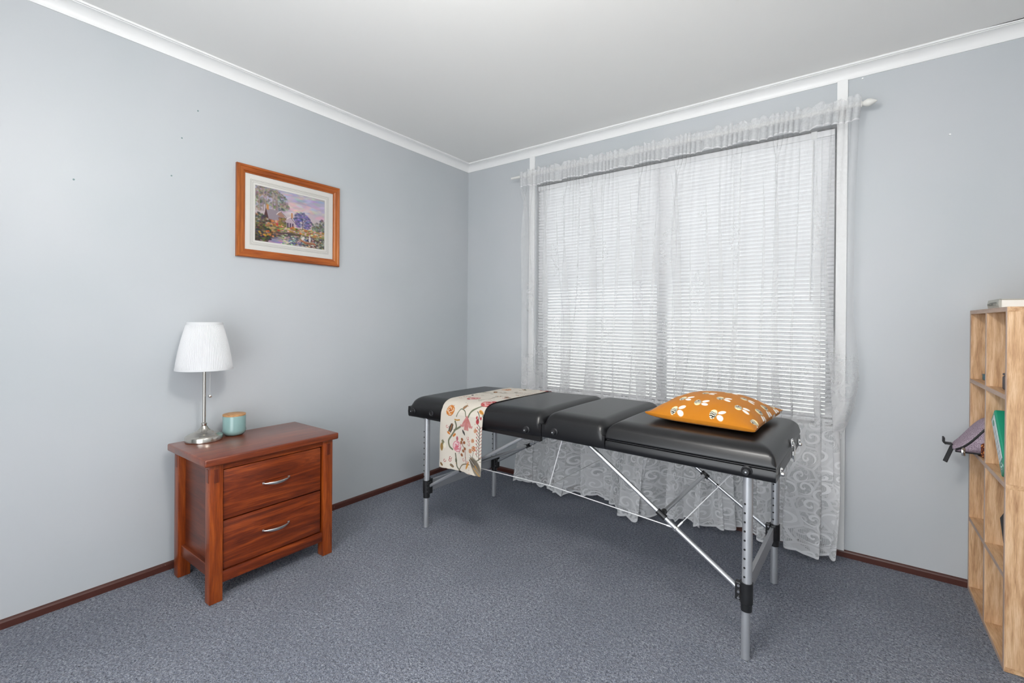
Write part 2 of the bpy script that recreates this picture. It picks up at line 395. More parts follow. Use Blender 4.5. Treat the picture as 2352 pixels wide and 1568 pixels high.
obj('cornice_crack_shade', ([(2.94, -.0545, 2.3995), (3.19, -.0545, 2.3995), (3.19, -.0545, 2.3945), (3.05, -.0545, 2.3965), (2.94, -.05, 2.3995), (3.19, -.05, 2.3995), (3.19, -.05, 2.3945), (3.05, -.05, 2.3965)], [(0, 1, 2, 3), (4, 7, 6, 5), (0, 3, 7, 4), (3, 2, 6, 7), (2, 1, 5, 6), (1, 0, 4, 5)]), 'hole_dark', cor)  # thin dark strip standing for the shade inside the cornice crack
# skirting boards
sk = [(0, 0), (.013, 0), (.013, .024), (.010, .030), (.0, .033)]
struct('baseboard_left', extrude_poly([(d, z) for d, z in sk], 'y', NY, 0), 'skirting_brown', label='thin dark brown skirting board along the left wall')
struct('baseboard_far', extrude_poly([(-d, z) for d, z in sk], 'x', 0.0, RX), 'skirting_brown', label='thin dark brown skirting board under the curtain')
struct('baseboard_right', extrude_poly([(RX - d, z) for d, z in sk], 'y', NY, 0), 'skirting_brown')
# white cover strips either side of the window, floor to cornice
struct('trim_4', box(.606, -.012, .03, .65, .002, 2.345, .002), 'trim_white', label='white vertical cover strip at the left of the window')
struct('trim_5', box(2.448, -.012, .03, 2.492, .002, 2.345, .002), 'trim_white', label='white vertical cover strip at the right of the window')
# nail holes and a screw left in the walls
for (y, z) in ((-2.03, 1.80), (-2.36, 1.70), (-1.925, 2.135), (-1.99, 1.985)):
    obj('nail_hole', lathe([(.0035, 0), (.0035, .0012)], 8, (0, y, z), 'x'), 'label_ink', wl)
for (x, z) in ((2.86, 1.99), (2.548, 2.333)):
    obj('wall_screw', lathe([(.004, -.004), (.004, 0)], 8, (x, 0, z), 'y'), 'trim_white', wf)

# window
win = struct('window_1', join(box(WX0, .05, WZ0, WX0 + .045, .10, WZ1), box(WX1 - .045, .05, WZ0, WX1, .10, WZ1), box(WX0, .05, WZ1 - .045, WX1, .10, WZ1), box(WX0, .05, WZ0, WX1, .10, WZ0 + .045)), 'window_frame_dark', label='dark aluminium sliding window behind the blind')
obj('mullion', box(1.53, .055, WZ0 + .045, 1.585, .095, WZ1 - .045, .003), 'window_frame_dark', win)
obj('pane', box(WX0 + .045, .072, WZ0 + .045, 1.53, .076, WZ1 - .045), 'window_glass', win)
obj('pane', box(1.585, .080, WZ0 + .045, WX1 - .045, .084, WZ1 - .045), 'window_glass', win)
obj('window_sill', box(WX0, 0.0, WZ0 - .001, WX1, .05, WZ0 + .010, .002), 'trim_white', win)

# outside: paving and eave; unseen fence and pale house added to supply light
struct('exterior_ground', box(-14, T + .001, -.36, 14, 16, -.30), 'paving')
struct('exterior_eave', box(-4, T + .001, 2.34, 8, .75, 2.46), 'soffit_white')
struct('exterior_added_fence', box(-6.6, 4.6, -.30, 3.4, 4.62, 1.25), 'added_fence_cream')
struct('exterior_added_house', join(box(-.8, 7, -.30, 8.2, 11, 3.3), ([(-1.2, 6.5, 3.3), (8.6, 6.5, 3.3), (8.6, 11.5, 3.3), (-1.2, 11.5, 3.3), (1.2, 9, 4.9), (6.2, 9, 4.9)], [(0, 1, 5, 4), (2, 3, 4, 5), (1, 2, 5), (3, 0, 4), (0, 3, 2, 1)])), 'render_pale')

# ------------------------------------------------------------------ ceiling lamp (its glow shows at the top edge of the photo)
LX, LY = 2.0, -2.22
cl = thing('pendant_lamp', 'round white glass globe lamp hanging just below the ceiling', 'lamp', (LX, LY, H))
obj('ceiling_rose', lathe([(.055, 0), (.055, -.012), (.03, -.022)], 32), 'trim_white', cl, **SM)
obj('lamp_stem', lathe([(.010, -.02), (.010, -.17)], 16), 'trim_white', cl, **SM)
pr = [(max(.002, .14 * math.sin(a)), -.30 + .14 * math.cos(a)) for a in [i / 12 * PI for i in range(13)]]
obj('lamp_globe', lathe(pr, 20), 'lamp_glass', cl, smooth=True)

# ------------------------------------------------------------------ venetian blind
BX0, BX1, BY = .670, 2.440, .026
bl = thing('venetian_blind', 'white aluminium venetian blind behind the lace curtain', 'blind', ((BX0 + BX1) / 2, BY, .64))
hw = (BX1 - BX0) / 2
obj('headrail', box(-hw, -.014, 1.452, hw, .014, 1.482, .002), 'blind_white', bl)
obj('valance_clip', box(hw - .10, -.017, 1.448, hw - .075, -.012, 1.485, .001), 'trim_white', bl)
obj('bottom_rail', box(-hw, -.012, .006, hw, .012, .020, .003), 'blind_white', bl)
pitch, width, tilt = .0208, .0255, math.radians(47)
def slat_pt(i, j):
    s = (j / 4 - .5)
    y = s * width; z = -.0025 * (2 * s) ** 2 * 1.0
    yy = y * math.cos(tilt) - z * math.sin(tilt); zz = y * math.sin(tilt) + z * math.cos(tilt)
    return (-hw + 2 * hw * i, yy, -zz)
sv, sf = [], []
for i in (0, 1):
    for j in range(5): sv.append(slat_pt(i, j))
top = [(x, y - .0003, z + .0003) for x, y, z in sv]
sf = [(j, j + 1, 5 + j + 1, 5 + j) for j in range(4)]
gs = (sv + top, sf + [tuple(10 + k for k in q)[::-1] for q in sf] + [(0, 5, 15, 10), (4, 14, 19, 9)])
sme = mesh('slat', gs, 'blind_white', True, True, .8)
for k in range(69):
    o = obj('slat', sme, None, bl); o.location = (0, 0, .034 + k * pitch); o.rotation_euler = (random.uniform(-.03, .03), 0, random.uniform(-.0006, .0006))
for x in (-.83, -.42, .0, .42, .83):
    obj('ladder_cord', join(path([(x, -.0125, .02), (x, -.0125, 1.46)], .0009, 6), path([(x, .0125, .02), (x, .0125, 1.46)], .0009, 6)), 'cord_white', bl)
obj('tilt_wand', path([(hw - .09, -.022, 1.44), (hw - .10, -.024, .62)], .003, 8), 'cord_white', bl)
obj('pull_cord', join(path([(-hw + .06, -.02, 1.44), (-hw + .06, -.022, .3)], .0011, 6), lathe([(.002, .3), (.006, .285), (.006, .265), (.002, .262)], 10, (-hw + .06, -.022, 0))), 'cord_white', bl)

# ------------------------------------------------------------------ lace curtain on its rod
RODY, RODZ = -.085, 2.186
rod = thing('curtain_rod', 'thin white curtain rod with a pointed finial at its right end', 'curtain rod', (0, 0, 0))
obj('pole', path([(.498, RODY, RODZ + .002), (2.545, RODY, RODZ - .006)], .008, 14), 'rod_white', rod, **SM)
fpz = RODZ - .006
obj('finial', lathe([(.008, 2.535), (.014, 2.538), (.014, 2.545), (.009, 2.549), (.013, 2.556), (.017, 2.566), (.016, 2.578), (.009, 2.592), (.003, 2.600), (.001, 2.602)], 20, (0, RODY, fpz), 'x'), 'rod_white', rod, **SM)
for x in (.628, 2.47):
    obj('bracket', join(box(x - .008, -.018, RODZ - .03, x + .008, -.010, RODZ + .012), box(x - .004, RODY, RODZ - .016, x + .004, -.012, RODZ - .008)), 'rod_white', rod)

offx = [(.50, -.03), (.58, -.035), (.66, -.03), (.85, -.04), (1.0, -.09), (1.08, -.02), (1.25, .02), (1.38, -.12), (1.46, -.19), (1.53, -.14), (1.62, -.01), (1.83, -.03), (1.92, -.04), (2.0, .05), (2.13, -.01), (2.24, .03), (2.33, -.06), (2.42, -.015), (2.5, .03), (2.6, .03)]
ox, oy = zip(*offx)
xr_z = ([0, .3, .62, .75, .88, 1.0, 1.2, 1.7, 2.1, 2.2], [2.478, 2.475, 2.49, 2.525, 2.545, 2.54, 2.52, 2.522, 2.535, 2.545])
xl_z = ([0, .4, 1.2, 2.1, 2.2], [.585, .60, .596, .588, .585])
NU, NV = 980, 190
su = np.linspace(0, 1, NU)
ph1 = su * 62 + .35 * np.sin(su * 23) + .5 * np.sin(su * 51 + 1)
ph2 = su * 10.5 + .45 * np.sin(su * 7.3 + .4) + .25 * np.sin(su * 17 + 2)
fold2 = np.sin(2 * PI * ph2); fold1 = np.sin(2 * PI * ph1); fold3 = np.sin(2 * PI * ph2 * 2.37 + 1.1)
# Z-pleats: centre x, width of the overlapped strip, height below which it is fully formed
PLEATS = [(.625, .030, 2.0), (.715, .012, 1.5), (.80, .016, 1.7), (.885, .010, 2.0), (.965, .036, 1.5), (1.055, .010, 1.9), (1.145, .036, 1.6), (1.255, .016, 1.4), (1.33, .010, 1.9), (1.40, .012, 2.0), (1.49, .034, 1.9), (1.575, .016, 1.5), (1.64, .010, 1.9), (1.71, .034, 1.8), (1.775, .012, 1.3), (1.845, .018, 1.5), (1.94, .014, 1.7), (2.02, .016, 1.3), (2.12, .010, 1.9), (2.215, .026, 1.5), (2.29, .010, 1.2), (2.36, .026, 1.7), (2.445, .022, 1.9)]
zl = np.concatenate([np.linspace(0, .12, 34)[:-1], np.linspace(.12, 2.09, NV - 34 - 33)[:-0 or None], np.linspace(2.09, 2.214, 35)[1:]])
VV, UVs = [], []
for z in zl:
    x0 = np.interp(z, *xl_z); x1 = np.interp(z, *xr_z)
    x = x0 + (x1 - x0) * su
    tt = max(0.0, min(1.0, (2.12 - z) / 1.1)); lo = max(0.0, 1 - z / .8) ** 1.7
    A1 = .0095 if z > 2.09 else .0105 * (1 - tt) ** 1.6 + .0008
    A2 = .003 + .013 * tt + .010 * lo; A3 = .001 + .004 * tt + .004 * lo
    if abs(z - RODZ) < .022: A1 = .0045
    y = -.099 + A1 * fold1 + A2 * fold2 + A3 * fold3 + lo * np.interp(x, ox, oy)
    if z > 2.09:
        y = y - .004 - .0045 * math.exp(-((z - RODZ) / .011) ** 2)
    dx = .42 * A1 * np.cos(2 * PI * ph1)
    for kp, (pc, pwid, pz) in enumerate(PLEATS):
        am = .25 + .75 * max(0.0, min(1.0, (2.12 - z) / (2.12 - pz + .25)))
        if z > 2.09: am = .0
        elif z > 2.0: am *= (2.09 - z) / .09
        c = pc + .018 * math.sin(kp * 2.1 + z * 1.3) + .012 * math.sin(kp * 5.7 + z * 3.1) * tt
        wk = pwid * 1.45 / 1.9 * (1 + .5 * lo + .25 * math.sin(kp + z * 4)); t_ = (x - c) / wk
        dx = dx - am * 3.0 * wk * t_ * np.exp(-t_ ** 2 / 2)
        y = y - am * (.35 * wk + .002) * t_ * np.exp(-t_ ** 2 / 4) - am * .25 * wk * np.exp(-t_ ** 2 / 3)
    x = x + dx
    zz = np.full(NU, z)
    if z < .10: zz = zz + (.1 - z) / .1 * (.012 + .014 * np.clip(np.interp(x, ox, oy) * 9 + .4, -.5, 1) + .004 * fold3)
    if z > 2.195: zz = zz + (z - 2.195) * (.35 * np.sin(ph1 * 2.9) + .3 * np.sin(ph1 * 5.3 + 1))
    y = np.minimum(y, -.018)
    # the rod runs inside the gathered heading
    VV.append(np.stack([x, y, zz], 1)); UVs.append(np.stack([su * 3.3, np.full(NU, z)], 1))
VV = np.concatenate(VV); UVs = np.concatenate(UVs); NVv = len(zl)
idx = np.arange(NU * NVv).reshape(NVv, NU)
FF = np.stack([idx[:-1, :-1], idx[:-1, 1:], idx[1:, 1:], idx[1:, :-1]], -1).reshape(-1, 4)
def npmesh(name, V, F, m, uv=None, col=None, smooth=True):
    me = bpy.data.meshes.new(name)
    me.vertices.add(len(V)); me.vertices.foreach_set('co', np.asarray(V, np.float32).ravel())
    me.loops.add(F.size); me.loops.foreach_set('vertex_index', F.ravel().astype(np.int32))
    me.polygons.add(len(F)); me.polygons.foreach_set('loop_start', np.arange(0, F.size, F.shape[1], dtype=np.int32))
    me.polygons.foreach_set('loop_total', np.full(len(F), F.shape[1], np.int32))
    me.update(calc_edges=True); me.validate()
    if smooth: me.polygons.foreach_set('use_smooth', np.ones(len(F), bool))
    if uv is not None:
        l = me.uv_layers.new(name='cloth'); l.data.foreach_set('uv', np.asarray(uv, np.float32)[F.ravel()].ravel())
    if col is not None:
        a = me.color_attributes.new('print', 'FLOAT_COLOR', 'POINT')
        c4 = np.ones((len(V), 4), np.float32); c4[:, :3] = col; a.data.foreach_set('color', c4.ravel())
    me.materials.append(MATS[m]); return me
cur = bpy.data.objects.new('lace_curtain', npmesh('lace_curtain', VV, FF, 'lace', UVs)); COL.objects.link(cur)
tag(cur, 'sheer white lace curtain gathered on the rod and hanging to the carpet', 'curtain')

# ------------------------------------------------------------------ print painter
def s2l(c): return np.where(c <= .04045, c / 12.92, ((c + .055) / 1.055) ** 2.4)
class Paint:
    """flat print in metres or unit coordinates, sRGB 0..255"""
    def __init__(s, w, h, nx, ny, base):
        s.X, s.Y = np.meshgrid(np.linspace(0, w, nx), np.linspace(0, h, ny)); s.img = np.zeros((ny, nx, 3)) + np.array(base, float)
    def put(s, mask, col, op=1.0):
        mk = np.clip(mask, 0, 1)[..., None] * op; s.img = s.img * (1 - mk) + np.array(col, float) * mk
    def ell(s, cx, cy, rx, ry, col, ang=0, op=1.0, soft=.15):
        c, sn = math.cos(ang), math.sin(ang); dx, dy = s.X - cx, s.Y - cy
        r = np.sqrt(((dx * c + dy * sn) / rx) ** 2 + ((-dx * sn + dy * c) / ry) ** 2)
        s.put((1 + soft - r) / (2 * soft), col, op)
    def line(s, pts, w, col, op=1.0):
        # smooth polyline through pts
        P = np.array(pts, float)
        if len(P) > 2:
            t = np.linspace(0, len(P) - 1, (len(P) - 1) * 10 + 1); Q = []
            for tt in t:
                i = min(int(tt), len(P) - 2); f = tt - i
                p0, p1, p2, p3 = P[max(i - 1, 0)], P[i], P[i + 1], P[min(i + 2, len(P) - 1)]
                Q.append(.5 * (2 * p1 + (p2 - p0) * f + (2 * p0 - 5 * p1 + 4 * p2 - p3) * f * f + (3 * p1 - p0 - 3 * p2 + p3) * f ** 3))
            P = np.array(Q)
        lo, hi = P.min(0) - w * 2, P.max(0) + w * 2
        box_ = (s.X >= lo[0]) & (s.X <= hi[0]) & (s.Y >= lo[1]) & (s.Y <= hi[1])
        if not box_.any(): return
        X, Y = s.X[box_], s.Y[box_]; D = np.full(X.shape, 1e9)
        for a, b_ in zip(P[:-1], P[1:]):
            d = b_ - a; L = max(d @ d, 1e-12); t = np.clip(((X - a[0]) * d[0] + (Y - a[1]) * d[1]) / L, 0, 1)
            D = np.minimum(D, np.hypot(X - a[0] - t * d[0], Y - a[1] - t * d[1]))
        mk = np.zeros(s.X.shape); mk[box_] = np.clip((w * .62 - D) / (w * .25), 0, 1); s.put(mk, col, op)
    def poly(s, pts, col, op=1.0):
        P = np.array(pts, float); ins = np.zeros(s.X.shape, bool); j = len(P) - 1
        for i in range(len(P)):
            xi, yi = P[i]; xj, yj = P[j]
            cnd = ((yi > s.Y) != (yj > s.Y)) & (s.X < (xj - xi) * (s.Y - yi) / (yj - yi + 1e-12) + xi); ins ^= cnd; j = i
        s.put(ins.astype(float), col, op)
    def dabs(s, n, x0, x1, y0, y1, cols, rx, ry, op=.8, ang=(-.5, .5), jit=18):
        for _ in range(n):
            c = np.array(cols[rng.integers(len(cols))], float) + rng.normal(0, jit, 3)
            f = rng.uniform(.6, 1.4); s.ell(rng.uniform(x0, x1), rng.uniform(y0, y1), rx * f, ry * f, np.clip(c, 0, 255), rng.uniform(*ang), op, .35)
    def tuft(s, n, cx, cy, sx, sy, cols, rx, ry, op=.8, ang=(-1, 1), jit=14):
        for _ in range(n):
            a = rng.uniform(0, 2 * PI); q = math.sqrt(rng.uniform(0, 1)); c = np.array(cols[rng.integers(len(cols))], float) + rng.normal(0, jit, 3); f = rng.uniform(.6, 1.4)
            s.ell(cx + sx * q * math.cos(a), cy + sy * q * math.sin(a), rx * f, ry * f, np.clip(c, 0, 255), rng.uniform(*ang), op, .35)
    def linear(s): return s2l(np.clip(s.img, 0, 255) / 255).reshape(-1, 3)

# ------------------------------------------------------------------ framed picture on the left wall
PY0, PY1, PZ0, PZ1 = -1.757, -1.177, 1.465, 1.938
pic = thing('framed_picture', 'wooden framed print of a cottage by a lily pond hanging on the left wall', 'picture', (0, (PY0 + PY1) / 2, PZ0))
pw, phh = (PY1 - PY0) / 2, PZ1 - PZ0
fwid, fd = .041, .022
def rail(p, q, inward, m):
    # frame rail with a stepped section, mitred; p,q outer corners (y,z), inward vector
    p, q, n_ = Vector(p), Vector(q), Vector(inward); d = (q - p).normalized()
    sec = [(0, .001), (0, .016), (.004, fd), (.012, fd), (.016, .0185), (.030, .0165), (.036, .0135), (fwid, .0125), (fwid, .001)]
    V = []
    for base, sgn in ((p, 1), (q, -1)):
        for t, x in sec:
            w = base + n_ * t + d * t * sgn; V.append((x, w.x, w.y))
    k = len(sec); F = [(i, (i + 1) % k, k + (i + 1) % k, k + i) for i in range(k)] + [tuple(range(k)), tuple(range(k, 2 * k))]
    return V, F
obj('frame_rail', rail((-pw, 0), (pw, 0), (0, 1), None), 'frame_y', pic)
obj('frame_rail', rail((-pw, phh), (pw, phh), (0, -1), None), 'frame_y', pic)
obj('frame_rail', rail((-pw, 0), (-pw, phh), (1, 0), None), 'frame_z', pic)
obj('frame_rail', rail((pw, 0), (pw, phh), (-1, 0), None), 'frame_z', pic)
iy, iz0, iz1 = pw - .047 - .046, .047 + .045, phh - .047 - .045   # picture opening in the mat
matb = obj('mat_board', join(box(.003, -pw + .036, .036, .0075, -iy, phh - .036), box(.003, iy, .036, .0075, pw - .036, phh - .036), box(.003, -iy, .036, .0075, iy, iz0), box(.003, -iy, iz1, .0075, iy, phh - .036)), 'mat_board', pic)
for e in (.012, .019, .024):
    w = .0007
    a, z0, z1 = iy + e, iz0 - e, iz1 + e
    obj('ruled_line', join(box(.0072, -a - w, z0, .0079, -a + w, z1), box(.0072, a - w, z0, .0079, a + w, z1), box(.0072, -a, z0 - w, .0079, a, z0 + w), box(.0072, -a, z1 - w, .0079, a, z1 + w)), 'mat_line', matb)
# the print, painted in unit coordinates (x right, y down)
P = Paint(1, 1, 230, 180, (196, 182, 196))
for k in range(40):                                   # sky
    y = k / 60; P.put((np.abs(P.Y - y) < .02).astype(float), (176 + 60 * y, 172 + 40 * y, 208 - 30 * y), .7)
P.dabs(120, .35, 1, 0, .42, [(168, 170, 206), (190, 184, 208), (216, 196, 198), (226, 204, 190)], .06, .02, .5)
P.dabs(60, .45, .75, .2, .45, [(226, 202, 190), (214, 194, 200)], .05, .02, .5)
LV = [(110, 112, 92), (140, 138, 116), (160, 152, 146), (180, 170, 172), (104, 98, 104), (172, 156, 136)]
for (cx_, cy_, sx_, sy_, n_) in ((.05, .10, .08, .10, 60), (.04, .32, .06, .14, 60), (.14, .08, .06, .08, 40), (.25, .10, .08, .10, 60), (.34, .16, .08, .09, 50), (.40, .28, .06, .07, 40), (.22, .28, .08, .08, 36), (.13, .24, .04, .07, 24), (.33, .33, .07, .06, 30)): P.tuft(n_, cx_, cy_, sx_, sy_, LV, .013, .022, .7)
for x, t in ((.07, -.02), (.11, .01), (.135, .03), (.24, .0), (.275, .02), (.30, -.01)): P.line([(x, .44), (x + t * .4, .25), (x + t, .02)], .010, (176, 156, 148), .9); P.line([(x + .006, .44), (x + t * .4 + .006, .2)], .004, (96, 80, 84), .8)
P.tuft(40, .18, .06, .16, .06, LV[:3], .013, .018, .7)
JC = [(116, 104, 156), (138, 122, 172), (98, 90, 136), (166, 152, 186), (150, 138, 172), (86, 80, 116)]
for (cx_, cy_, sx_, sy_, n_) in ((.60, .42, .06, .06, 60), (.66, .40, .06, .06, 60), (.72, .46, .05, .06, 50), (.58, .50, .05, .05, 40), (.66, .52, .09, .06, 60), (.76, .53, .04, .05, 30), (.60, .58, .05, .05, 40), (.71, .60, .06, .04, 36)): P.tuft(n_, cx_, cy_, sx_, sy_, JC, .016, .011, .75)
P.line([(.655, .68), (.66, .55), (.645, .45)], .009, (82, 70, 84)); P.line([(.66, .56), (.70, .46)], .006, (82, 70, 84))
P.tuft(70, .87, .58, .08, .10, [(132, 134, 120), (110, 112, 104), (160, 154, 150), (92, 94, 92)], .014, .018, .75); P.tuft(60, .95, .55, .05, .14, [(132, 134, 120), (110, 112, 104), (160, 154, 150), (92, 94, 92)], .014, .018, .75)
P.poly([(.12, .52), (.15, .38), (.30, .39), (.42, .47), (.46, .56), (.40, .60), (.18, .58)], (158, 146, 156)); P.poly([(.12, .54), (.15, .38), (.185, .56)], (92, 58, 60))
P.poly([(.29, .46), (.345, .40), (.41, .48), (.36, .50)], (172, 132, 116)); P.line([(.29, .46), (.345, .395), (.415, .485)], .011, (226, 212, 210)); P.line([(.35, .395), (.42, .48)], .007, (70, 56, 66))
P.poly([(.39, .72), (.39, .56), (.485, .47), (.545, .56), (.545, .72)], (196, 176, 188)); P.line([(.385, .575), (.485, .465), (.55, .57)], .013, (232, 220, 218)); P.line([(.49, .475), (.56, .58)], .008, (74, 60, 76))
P.poly([(.18, .56), (.385, .60), (.385, .72), (.18, .66)], (126, 92, 92)); P.dabs(60, .18, .37, .58, .70, [(188, 92, 56), (206, 126, 88), (104, 62, 62), (220, 190, 180)], .014, .018, .9)
P.poly([(.155, .40), (.155, .30), (.185, .31), (.185, .41)], (202, 146, 88)); P.poly([(.49, .47), (.49, .38), (.515, .385), (.515, .49)], (206, 144, 100))
for x in (.435, .47, .505): P.poly([(x, .58), (x + .02, .58), (x + .02, .67), (x, .67)], (94, 74, 96))
P.dabs(40, .33, .41, .52, .68, [(108, 106, 62), (140, 128, 72)], .018, .018, .85)
P.dabs(420, 0, 1, .66, .80, [(142, 132, 70), (168, 146, 76), (110, 108, 62), (190, 148, 84), (96, 88, 60), (200, 176, 140)], .03, .009, .85, (-.2, .35))
P.dabs(60, .30, .95, .64, .76, [(206, 128, 62), (222, 196, 176), (190, 96, 60)], .016, .01, .85)
P.put(np.clip((P.Y - .76 - .03 * np.sin(P.X * 9)) / .05, 0, 1), (70, 62, 66), .95)
P.dabs(260, .2, 1, .78, 1, [(104, 96, 104), (88, 80, 84), (122, 112, 108), (70, 66, 62)], .05, .008, .7, (-.15, .2))
P.dabs(80, .3, .62, .84, .99, [(176, 144, 134), (170, 140, 168), (150, 136, 166)], .045, .012, .65, (-.2, .3))
P.dabs(60, .12, .42, .92, 1, [(186, 150, 180), (160, 130, 160)], .05, .014, .7, (-.2, .3))
P.dabs(60, .48, .7, .84, .98, [(110, 124, 164), (88, 100, 138)], .035, .01, .7, (-.2, .3))
P.tuft(150, .05, .62, .12, .14, [(74, 72, 60), (96, 92, 70), (118, 108, 74), (64, 62, 62), (150, 124, 90)], .016, .014, .8); P.tuft(190, .08, .86, .16, .15, [(52, 52, 44), (70, 68, 52), (92, 88, 60), (46, 44, 50), (108, 96, 64)], .018, .014, .85)
P.dabs(22, .06, .30, .78, .90, [(206, 138, 62), (220, 160, 70), (190, 110, 50)], .013, .013, .85)
P.dabs(300, .35, 1, .80, 1, [(186, 178, 152), (136, 132, 92), (206, 196, 178), (98, 98, 70), (222, 212, 200)], .014, .007, .9, (-.3, .3))
P.line([(.63, .86), (.70, .905), (.80, .91), (.84, .90)], .028, (168, 104, 76)); P.line([(.63, .85), (.70, .885), (.83, .885)], .010, (214, 156, 122))
P.ell(.665, .825, .022, .034, (232, 222, 220), .5); P.ell(.645, .785, .012, .012, (206, 196, 184)); P.ell(.765, .83, .017, .055, (226, 216, 222)); P.ell(.76, .765, .014, .012, (222, 206, 186)); P.line([(.745, .82), (.735, .87)], .012, (60, 54, 70))
gx, gz = np.meshgrid(np.linspace(-iy - .003, iy + .003, 230), np.linspace(iz1 + .003, iz0 - .003, 180))
Vp = np.stack([np.full(gx.size, .0045), gx.ravel(), gz.ravel()], 1); ii = np.arange(230 * 180).reshape(180, 230)
Fp = np.stack([ii[:-1, :-1], ii[1:, :-1], ii[1:, 1:], ii[:-1, 1:]], -1).reshape(-1, 4)
obj('art_print', npmesh('art_print', Vp, Fp, 'painting_print', col=P.linear()), None, pic, label='impressionist cottage, jacaranda and two figures in a boat')
obj('picture_glass', box(.0092, -pw + .037, .037, .0104, pw - .037, phh - .037), 'picture_glass', pic)

# ------------------------------------------------------------------ bedside cabinet
NX0, NX1, NY0, NY1, NZ = .083, .462, -2.038, -1.498, .590
ns = thing('bedside_cabinet', 'red brown wooden bedside cabinet with two drawers against the left wall', 'cabinet', (0, 0, 0))
obj('cabinet_top', box(NX0 - .013, NY0 - .024, NZ - .031, NX1 + .017, NY1 + .022, NZ, .006, 3), 'redwood_top', ns, **SM)
lw, ld = .049, .046
legs = {}
for (x0, x1) in ((NX0, NX0 + ld), (NX1 - ld, NX1)):
    for (y0, y1) in ((NY0, NY0 + lw), (NY1 - lw, NY1)):
        legs[(x0 < .2, y0 < -1.8)] = obj('leg', box(x0, y0, .001, x1, y1, NZ - .031, .0025), 'redwood_z', ns, **SM)
for xb in (True, False):                               # through tenon pegs on the side and front faces
    x0 = NX0 if xb else NX1 - ld
    for yb, yy in ((True, NY0), (False, NY1)):
        ya, yc = (yy - .002, yy + .004) if yb else (yy - .004, yy + .002)
        obj('peg', box(x0 + .014, ya, .487, x0 + .034, yc, .542, .0018), 'redwood_peg', legs[(xb, yb)])
for yb, yy in ((True, NY0 + .014), (False, NY1 - .034)):
    obj('peg', box(NX1 - .004, yy, .487, NX1 + .0025, yy + .020, .542, .002), 'redwood_peg', legs[(False, yb)])
obj('side_panel', box(NX0 + ld, NY0 + .028, .11, NX1 - ld, NY0 + .040, NZ - .031), 'redwood_x', ns)
obj('side_panel', box(NX0 + ld, NY1 - .040, .11, NX1 - ld, NY1 - .028, NZ - .031), 'redwood_x', ns)
obj('back_panel', box(NX0 + .008, NY0 + lw, .08, NX0 + .016, NY1 - lw, NZ - .031), 'redwood_x', ns)
for y0 in (NY0 + .012, NY1 - .038): obj('side_rail', box(NX0 + ld, y0, .094, NX1 - ld, y0 + .026, .143, .002), 'redwood_x', ns)
obj('bottom_panel', box(NX0 + .016, NY0 + .04, .100, NX1 - .03, NY1 - .04, .112), 'redwood_y', ns)
obj('front_rail', box(NX1 - .030, NY0 + lw, .533, NX1 - .008, NY1 - lw, NZ - .031), 'redwood_y', ns)
obj('front_rail', box(NX1 - .030, NY0 + lw, .072, NX1 - .004, NY1 - lw, .118, .003), 'redwood_y', ns, **SM)
def drawer(z0, z1, off):
    me = box(NX1 - .028, NY0 + lw + .004, z0, NX1 - .009, NY1 - lw - .010, z1, .0025)
    d = obj('drawer', me, 'redwood_y', ns, **SM)
    yc, zc = -1.770, (z0 + z1) / 2 + .004
    pts, rs = [], []
    V, F = [], []
    k = 17
    for i in range(k):                                  # bowed pull of flat oval section
        t = i / (k - 1) * 2 - 1; y = yc + t * .060; bow = .024 * (1 - t * t) ** .75 + .002
        hh = .0022 + .0042 * (1 - t * t); x = NX1 - .009 + bow; dz = -.004 * (1 - t * t)
        for s in range(10):
            a = 2 * PI * s / 10; V.append((x + .0025 * math.cos(a), y, zc + dz + hh * math.sin(a)))
    for i in range(k - 1):
        for s in range(10): F.append((i * 10 + s, i * 10 + (s + 1) % 10, (i + 1) * 10 + (s + 1) % 10, (i + 1) * 10 + s))
    F += [tuple(range(10)), tuple((k - 1) * 10 + s for s in range(10))]
    feet = join(box(NX1 - .010, yc - .061, zc - .004, NX1 - .004, yc - .052, zc + .004, .001), box(NX1 - .010, yc + .052, zc - .004, NX1 - .004, yc + .061, zc + .004, .001))
    obj('drawer_pull', join((V, F), feet), 'handle_steel', d, smooth=True, angle=.9, label='curved brushed steel pull')
drawer(.325, .529, 0); drawer(.122, .320, 1)

# ------------------------------------------------------------------ table lamp
tl = thing('table_lamp', 'small table lamp with white pleated shade and brushed nickel base', 'lamp', (.128, -1.938, NZ))
base = [(r_ * .86, z_) for r_, z_ in [(.084, 0), (.086, .002), (.086, .020), (.084, .0225), (.072, .030), (.060, .034), (.050, .036), (.044, .0405), (.034, .044), (.026, .050), (.019, .058), (.015, .066), (.012, .067), (.0135, .071), (.0135, .078), (.009, .082), (.0075, .083)]]
obj('lamp_base', lathe(base, 48), 'brushed_nickel', tl, **SM)
obj('stem', lathe([(.0065, .08), (.0065, .485)], 16), 'brushed_nickel', tl, **SM)
def shade_fn(i, j):
    a = 2 * PI * i; z = .328 + .205 * j; r = .1125 + (.071 - .1125) * j + .004 * math.sin(PI * j)
    r += .0011 * math.sin(96 * a) * min(1, j * 14, (1 - j) * 14)
    return (r * math.cos(a), r * math.sin(a), z)
sh = obj('lamp_shade', grid(769, 9, shade_fn), 'shade_fabric', tl, smooth=True)
obj('shade_trim', lathe([(.112, .324), (.114, .324), (.1137, .332), (.1117, .332), (.112, .324)], 64, cap=False), 'shade_fabric', sh, **SM)
obj('shade_trim', lathe([(.0702, .526), (.0722, .526), (.0714, .540), (.0694, .540), (.0702, .526)], 64, cap=False), 'shade_fabric', sh, **SM)
obj('spider', join(path([(-.069, 0, .531), (0, 0, .49), (.069, 0, .531)], .0012, 6), path([(0, -.069, .531), (0, 0, .49), (0, .069, .531)], .0012, 6)), 'brushed_nickel', tl)
